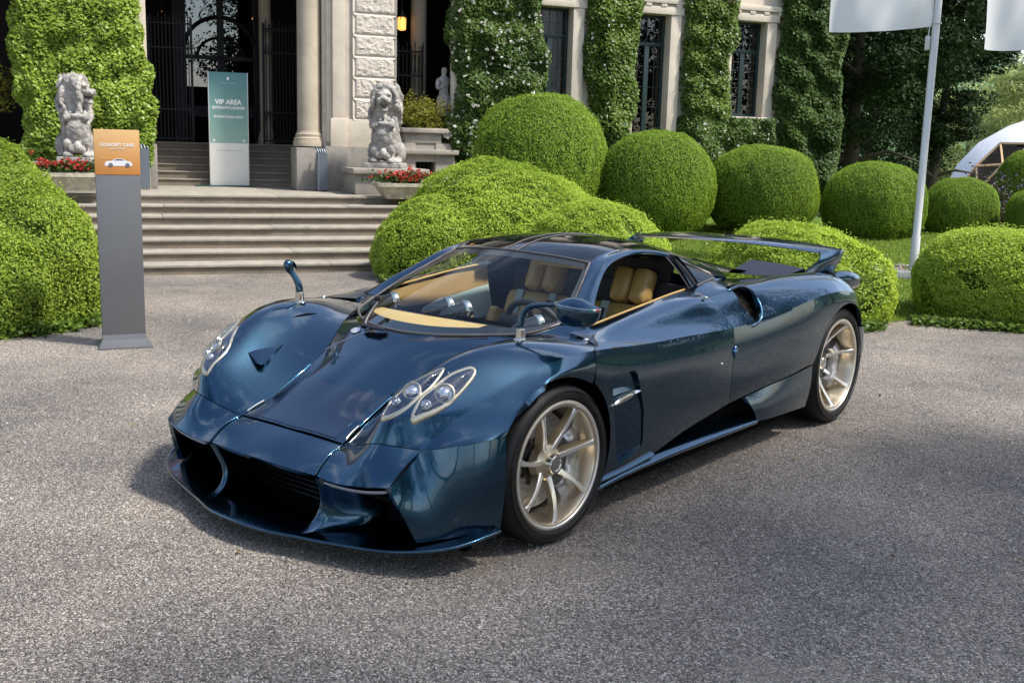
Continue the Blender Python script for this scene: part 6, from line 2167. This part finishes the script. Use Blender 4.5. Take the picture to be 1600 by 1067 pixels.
# ---- lettering helper: built-in font turned into thin mesh
def text_obj(name, body, size, mat, parent, loc, rot=(math.radians(90), 0, 0), bold=.0, align='CENTER', sx=1.0):
    cu = bpy.data.curves.new(name, 'FONT')
    cu.body = body; cu.size = size; cu.align_x = align; cu.offset = bold; cu.extrude = .0008; cu.resolution_u = 2
    tmp = bpy.data.objects.new(name + '_tmp', cu); COL.objects.link(tmp)
    dg = bpy.context.evaluated_depsgraph_get()
    me = bpy.data.meshes.new_from_object(tmp.evaluated_get(dg))
    bpy.data.objects.remove(tmp)
    me.materials.clear(); me.materials.append(mat)
    o = bpy.data.objects.new(name, me); link(o, parent)
    o.location = loc; o.rotation_euler = rot; o.scale = (sx, 1, 1)
    return o
def grad_mat(name, stops, z0, z1):
    m, n, l, b = new_mat(name)
    tc = n.new('ShaderNodeTexCoord'); sx = n.new('ShaderNodeSeparateXYZ'); mr = n.new('ShaderNodeMapRange')
    mr.inputs['From Min'].default_value = z0; mr.inputs['From Max'].default_value = z1
    r = n.new('ShaderNodeValToRGB')
    for i, (p, c) in enumerate(stops):
        e = r.color_ramp.elements[i] if i < 2 else r.color_ramp.elements.new(p)
        e.position = p; e.color = (*c, 1)
    l.new(tc.outputs['Object'], sx.inputs['Vector']); l.new(sx.outputs['Z'], mr.inputs['Value']); l.new(mr.outputs['Result'], r.inputs['Fac']); l.new(r.outputs['Color'], b.inputs['Base Color'])
    b.inputs['Roughness'].default_value = .35
    return m
INK = simple('white_print', (.80, .80, .78), .5)
# grey totem with the orange panel, on the gravel
tx, ty = -4.075, 1.065
totem = empty('sign_totem', (tx, ty, 0), math.radians(63), 'tall grey metal totem with an orange CONCEPT CARS panel standing on the gravel', 'sign')
TW, TH = .160, 1.655
GREYM = simple('brushed_grey_metal', (.165, .170, .180), .42, .55, 0, .08, 3, .03, 60)
box('post', (-TW, -.035, .03), (TW, .035, 1.315), GREYM, totem, None, .005)
box('panel', (-TW - .002, -.037, 1.318), (TW + .002, .037, TH), grad_mat('orange_print', [(0, (.50, .205, .05)), (1, (.54, .345, .15))], 1.318, TH), totem, None, .003)
bm = bmesh.new()
G = [[(sx * (TW + a), sy * (.035 + b_), z) for sx, sy in ((-1, -1), (1, -1), (1, 1), (-1, 1), (-1, -1))] for z, a, b_ in ((.0, .035, .15), (.012, .035, .15), (.05, .002, .01), (.09, .0, .0))]
mobj('foot_plate', grid_bm(np.array(G), False, bm), GREYM, totem, 20)
text_obj('lettering', 'CONCEPT CARS', .034, INK, totem, (0, -.0385, 1.530), sx=.98, bold=.0004)
text_obj('lettering', '& PROTOTYPES', .015, INK, totem, (0, -.0385, 1.507))
bm = bmesh.new()
car_out = [(-.10, .0), (-.098, .022), (-.085, .034), (-.05, .038), (-.02, .056), (.02, .057), (.05, .042), (.088, .03), (.098, .014), (.096, .0)]
bm.faces.new([bm.verts.new((x + .008, -.0388, 1.385 + z)) for x, z in car_out])
mobj('printed_car', bm, simple('printed_silver', (.62, .63, .66), .5), totem)
bm = bmesh.new()
for cx in (-.058, .062):
    bm.faces.new([bm.verts.new((cx + .008 + .017 * math.cos(a), -.0394, 1.390 + .017 * math.sin(a))) for a in np.linspace(0, 2 * math.pi, 16, endpoint=False)])
bm.faces.new([bm.verts.new((x + .008, -.0394, 1.385 + z)) for x, z in ((-.035, .040), (-.016, .052), (.018, .053), (.040, .040))])
mobj('printed_wheels', bm, simple('printed_dark', (.12, .12, .13), .5), totem)
bm = bmesh.new()
bm.faces.new([bm.verts.new((x, -.0384, 1.43 + z)) for x, z in ((-.14, .0), (-.10, .012), (-.06, .038), (.0, .03), (.05, .012), (.08, .004), (.05, -.004), (-.05, .004))])
mobj('printed_hill', bm, simple('printed_orange', (.50, .24, .06), .5), totem)  # hill printed in a deeper orange
# VIP board on the landing
vip = empty('sign_board', VW(.265, 5.25, .826), VR, 'tall teal and white VIP AREA board on the landing at the top of the steps', 'sign')
BW, BH = .305, 1.845
box('board', (-BW, -.02, .02), (BW, .02, BH), grad_mat('teal_print', [(0, (.72, .72, .67)), (.375, (.72, .72, .67)), (.377, (.26, .42, .36)), (1, (.075, .215, .215))], 0.02, BH), vip, None, .003)
bm = bmesh.new(); add_box(bm, (-BW - .014, -.028, 0), (-BW, .028, BH + .006), None, .003); add_box(bm, (BW, -.028, 0), (BW + .014, .028, BH + .006), None, .003)
mobj('side_rails', bm, simple('rail_alloy', (.62, .60, .57), .35, .4), vip, 40)
box('base_strip', (-.55, -.10, -.002), (.40, .10, .02), simple('green_base', (.02, .06, .05), .5), vip, None, .004)
text_obj('lettering', 'VIP AREA', .108, INK, vip, (0, -.022, 1.335), sx=.95, bold=.0042)
text_obj('lettering', 'ENTRANTS LOUNGE', .062, INK, vip, (0, -.022, 1.258), sx=.90, bold=.0022)
text_obj('lettering', 'BY INVITATION ONLY', .052, INK, vip, (0, -.022, 1.115), sx=.90, bold=.002)
text_obj('small_print', 'CONCORSO  D ELEGANZA', .019, INK, vip, (0, -.022, 1.665))
bm = bmesh.new()
lathe(bm, [(.0, 0), (.022, 0), (.022, .002), (0, .002)], 16, Matrix.Translation((0, -.021, 1.745)) @ Matrix.Rotation(math.radians(90), 4, 'X') @ Matrix.Diagonal((.8, 1.3, 1, 1)))
mobj('crest', bm, INK, vip, 40)
for xx in (-.24, .24):
    bm = bmesh.new(); add_box(bm, (xx - .022, -.0225, .745), (xx + .022, -.0212, .765)); add_box(bm, (xx - .022, -.0225, .725), (xx + .01, -.0212, .735))
    mobj('small_print', bm, INK, vip)
bm = bmesh.new(); add_box(bm, (-.20, -.0225, .585), (.22, -.0212, .593)); add_box(bm, (-.01, -.0225, .58), (.02, -.0212, .598))
mobj('small_print', bm, simple('grey_print', (.4, .4, .42), .5), vip)
# folded steel barriers either side of the inner steps
for x0, lab in ((1.54, 'folded grey steel barrier leaning by the granite block right of the inner steps'), (-1.12, 'folded grey steel barrier beside the orange totem, left of the inner steps')):
    br = empty('folded_barrier', VW(x0, 3.86, .826), VR, lab, 'barrier', 'folded steel barriers by the inner steps')
    for k in range(4):
        bm = bmesh.new()
        yy = -.09 + k * .05; xx = -.07 + .045 * k
        tube(bm, [(xx, yy, 0), (xx, yy, .60), (xx - .015, yy + .02, .655), (xx - .05, yy + .06, .67)], .0125, 8)
        mobj('upright', bm, simple('barrier_steel', (.20, .22, .25), .4, .6), br, 50)
    for z in (.12, .34, .56):
        bm = bmesh.new(); tube(bm, [(-.07, -.09, z), (.065, .06, z)], .008, 6); mobj('cross_bar', bm, MATS['barrier_steel'], br, 50)
    bm = bmesh.new(); add_box(bm, (-.085, -.06, .02), (.075, .055, .60)); mobj('panel', bm, simple('barrier_panel', (.13, .15, .18), .5, .3), br)

# ---- flagpole in its planter, two white flags
px0, py0 = px_w(1425, 13.55)
pl = empty('planter_box', (px0, py0, 0), math.radians(38), 'low grey concrete box of stones at the foot of the flagpole', 'planter')
CONC = stone_mat('concrete_grey', (.36, .37, .39), .15, 3, 40, .2, .2)
bm = bmesh.new()
for lo, hi in (((-.55, -.42, 0), (.5, -.36, .22)), ((-.55, .36, 0), (.5, .42, .22)), ((-.55, -.36, 0), (-.49, .36, .22)), ((.44, -.36, 0), (.5, .36, .22))): add_box(bm, lo, hi, None, .006)
mobj('box', bm, CONC, pl, 40)
STN = stone_mat('ballast_stone', (.34, .30, .26), .4, 9, 30, .5, .4)
ico = bmesh.new(); bmesh.ops.create_icosphere(ico, subdivisions=1, radius=1)
for v in ico.verts: v.co *= rnd.uniform(.75, 1.2)
me_st = bpy.data.meshes.new('stone'); ico.to_mesh(me_st); ico.free(); me_st.materials.append(STN)
for i in range(48):
    o = bpy.data.objects.new('stone', me_st); link(o, pl)
    o.location = (rnd.uniform(-.45, .40), rnd.uniform(-.32, .32), .19 + rnd.uniform(-.01, .03)); o.scale = [rnd.uniform(.035, .06) for _ in range(3)]; o.rotation_euler = [rnd.uniform(0, 6) for _ in range(3)]
POLE = simple('white_pole', (.60, .60, .60), .35, .2)
fp = empty('flagpole', (px0, py0, .2), 0, 'slim white flagpole standing in the concrete box between the yews', 'flagpole')
bm = bmesh.new(); lathe(bm, [(.055, 0), (.055, .42), (.046, .44), (.043, 6.8), (0, 6.85)], 20); mobj('pole', bm, POLE, fp, 40)
bm = bmesh.new(); lathe(bm, [(.075, 0), (.075, .02), (.06, .03)], 20); mobj('foot_ring', bm, STEEL, fp, 40)
bm = bmesh.new(); tube(bm, [Vector((.058 * math.cos(a), .058 * math.sin(a), 3.02)) for a in np.linspace(0, 2 * math.pi, 17)], .008, 6, cap=False)
mobj('halyard_ring', bm, POLE, fp, 60)
FLAG = leaf_mat('white_flag_cloth', (.86, .86, .88), (.86, .86, .88), .5, .8, .1)
def flag(label, base, dirv, w_, z0, z1, ph):
    """flag cloth hung along the pole, streaming along dirv"""
    nx, nz = 40, 34
    d = Vector((dirv[0], dirv[1], 0)).normalized(); nrm = Vector((-d.y, d.x, 0))
    G = np.zeros((nz + 1, nx + 1, 3))
    for j in range(nz + 1):
        for i in range(nx + 1):
            t = i / nx; v = j / nz
            sag = -.10 * t * (1 - v) ** 2 - .03 * math.sin(t * 3.2)
            wv = .13 * t * math.sin(4.6 * t + ph + 1.4 * v) + .04 * t * math.sin(11 * t - 4 * v + ph) + .05 * math.sin(7 * v + 6 * t) * t + .012 * math.sin(23 * t + 14 * v + ph)
            p = Vector(base) + d * (.06 + w_ * t * (.97 + .05 * math.sin(5 * v))) + nrm * wv
            G[j, i] = (p.x - base[0], p.y - base[1], z0 + (z1 - z0) * v + sag)
    bm = grid_bm(G)
    o = mobj('flag', bm, FLAG, None, 180)
    a = o.data.attributes.new('tint', 'FLOAT', 'POINT')
    o.location = (base[0], base[1], 0)
    tag(o, label, 'flag', None)
    return o
# pole seen at column 1425 (foot) .. 1450 (top)
flag('white flag streaming left from the slim flagpole', (px0, py0, 0), (-RH.x - .15 * FH.x, -RH.y - .15 * FH.y), 1.27, 3.18, 5.4, .6)
p2 = px_w(1655, 13.2)
flag('white flag cut by the right edge of the photo', (p2[0], p2[1], 0), (-RH.x - .1 * FH.x, -RH.y - .1 * FH.y), 1.28, 2.98, 5.2, 2.0)
fp2 = empty('flagpole', (p2[0], p2[1], 0), 0, 'second white flagpole just outside the right edge', 'flagpole')
bm = bmesh.new(); lathe(bm, [(.055, 0), (.046, .44), (.043, 6.8), (0, 6.85)], 20); mobj('pole', bm, POLE, fp2, 40)
bm = bmesh.new(); add_box(bm, (-.03, -.012, 0), (.03, .012, .17), None, .008)
wt = mobj('flag_weight', bm, POLE, fp, 40); wt.location = (-RH.x * .085, -RH.y * .085, 2.70)
bm = bmesh.new(); tube(bm, [(-RH.x * .085, -RH.y * .085, 2.86), (-RH.x * .075, -RH.y * .075, 3.0), (-RH.x * .05, -RH.y * .05, 3.03)], .007, 5); mobj('weight_cord', bm, POLE, fp, 60)

# ---- geodesic event tent by the lake
cx_, cy_ = px_w(1628, 46)
tent = empty('dome_tent', (cx_, cy_, -.85), 0, 'white geodesic dome tent with timber struts beyond the yews', 'tent')
bm = bmesh.new()
bmesh.ops.create_icosphere(bm, subdivisions=3, radius=4.45)
for v in bm.verts: v.co.z *= .98
bmesh.ops.delete(bm, geom=[f for f in bm.faces if f.calc_center_median().z < .2], context='FACES')
tocam = Vector((CAM.x - cx_, CAM.y - cy_, 0)).normalized()
bm.normal_update()
op = [f for f in bm.faces if (f.calc_center_median() - tocam * 3.7 + RH * 1.5 - Vector((0, 0, .9))).length < 2.7]
opv = [[v.co.copy() for v in f.verts] for f in op]
bmesh.ops.delete(bm, geom=op, context='FACES')
flange(bm, .05)
mobj('fabric', bm, simple('tent_white', (.58, .58, .59), .7, 0, 0, .05, 2), tent, 12)
bm = bmesh.new()
done = set()
for tri_ in opv:
    for a in range(3):
        p, q = tri_[a], tri_[(a + 1) % 3]
        key = tuple(sorted((tuple(round(c, 2) for c in p), tuple(round(c, 2) for c in q))))
        if key in done: continue
        done.add(key); tube(bm, [p * .985, q * .985], .045, 5)
mobj('struts', bm, simple('pale_timber', (.55, .38, .20), .6), tent, 40)
bm = bmesh.new()
bmesh.ops.create_icosphere(bm, subdivisions=2, radius=3.9)
bmesh.ops.delete(bm, geom=[f for f in bm.faces if f.calc_center_median().z < -.5 or f.calc_center_median().dot(tocam) > 0.2], context='FACES')
mobj('inner_lining', bm, simple('lining_grey', (.30, .30, .32), .8), tent, 12)
bm = bmesh.new()
lathe(bm, [(.0, .25), (.18, .25), (.22, .0), (.0, .0)], 12, Matrix.Translation(tocam * 1.5 + Vector((-.6, 0, 2.9)))); add_box(bm, (-1.6, -.05, 3.0), (.6, .05, 3.1))
mobj('stage_lights', bm, BLACK, tent, 40)

# ---- people far off by the tent
SKIN = simple('skin', (.45, .28, .20), .6)
def person(label, px, q, zf, hgt, shirt, trous, rot):
    x, y = px_w(px, q)
    J2 = [(0, 0, .95), (0, 0, 1.10), (0, 0, 1.30), (0, 0, 1.42), (0, 0, 1.50), (0, -.01, 1.60), (0, -.01, 1.72),
          (.09, 0, .90), (.10, -.02, .50), (.10, .02, .08), (.10, -.12, .03), (-.09, 0, .90), (-.11, .03, .50), (-.11, .08, .08), (-.11, -.04, .03),
          (.20, 0, 1.38), (.25, .02, 1.12), (.24, -.06, .88), (-.20, 0, 1.38), (-.25, .02, 1.12), (-.23, -.08, .90)]
    rt, b = figure('person', label, 'person', (x, y, zf), rot, hgt, J2, E_, [(.15, .11), (.14, .10), (.17, .11), (.11, .08), .052, (.08, .095), (.065, .08), .10, .07, .05, .04, .10, .07, .05, .04, .065, .045, .035, .065, .045, .035], SKIN)
    G = np.array([[((.17 + .03 * t) * math.cos(a), (.125 + .01 * t) * math.sin(a), .92 + .52 * t) for a in np.linspace(0, 2 * math.pi, 20)] for t in np.linspace(0, 1, 6)])
    mobj('shirt', grid_bm(G), shirt, rt, 180)
    bm = bmesh.new()
    for s in (1, -1):
        tube(bm, [(.09 * s, 0, .98), (.10 * s, -.01, .5), (.10 * s, .03, .08)], [.12, .09, .075], 10)
    mobj('trousers', bm, trous, rt, 180)
    bm = bmesh.new(); bmesh.ops.create_uvsphere(bm, u_segments=12, v_segments=8, radius=1, matrix=Matrix.Translation((0, .012, 1.70)) @ Matrix.Diagonal((.092, .105, .085, 1)))
    mobj('hair', bm, simple('dark_hair', (.03, .02, .015), .6), rt, 180)
    return rt
person('person in a pale blue shirt and dark trousers standing far off right of the flagpole', 1443, 45, -1.5, 1.72, simple('pale_shirt', (.55, .62, .72), .8), simple('navy_trousers', (.03, .04, .07), .8), 2.6)
person('person in dark clothes beside the pale shirted one, by the tent', 1433, 47, -1.5, 1.75, simple('dark_shirt', (.05, .045, .05), .8), simple('dark_trousers', (.02, .02, .025), .8), 2.0)
# purple flowering shrub beside the small yew
x_, y_ = px_w(1530, 17.6)
root = empty('flower_shrub', (x_, y_, .35), 0, 'purple flowering shrub between the small yew and the dark yew', 'shrub')
rs = np.random.RandomState(12)
n = 4500
P = rs.normal(0, 1, (n, 3)) * np.array([.26, .26, .26]) + np.array([0, 0, .42]); P[:, 2] = np.maximum(P[:, 2], .02)
me = leaf_mesh('foliage', P, P * .4 + np.array([0, 0, .3]), rs.uniform(.03, .06, n), rs.rand(n) * .7, leaf_mat('plum_leaf', (.03, .03, .02), (.09, .09, .03), .3), .5, .7, rs)
o = bpy.data.objects.new('foliage', me); link(o, root)
P2 = P[:260] * 1.08
me = leaf_mesh('blossom', P2, rs.normal(0, 1, P2.shape), np.full(len(P2), .04), rs.rand(len(P2)), leaf_mat('purple_petal', (.10, .06, .25), (.25, .16, .42), .3), .9, .6, rs)
o = bpy.data.objects.new('blossom', me); link(o, root)
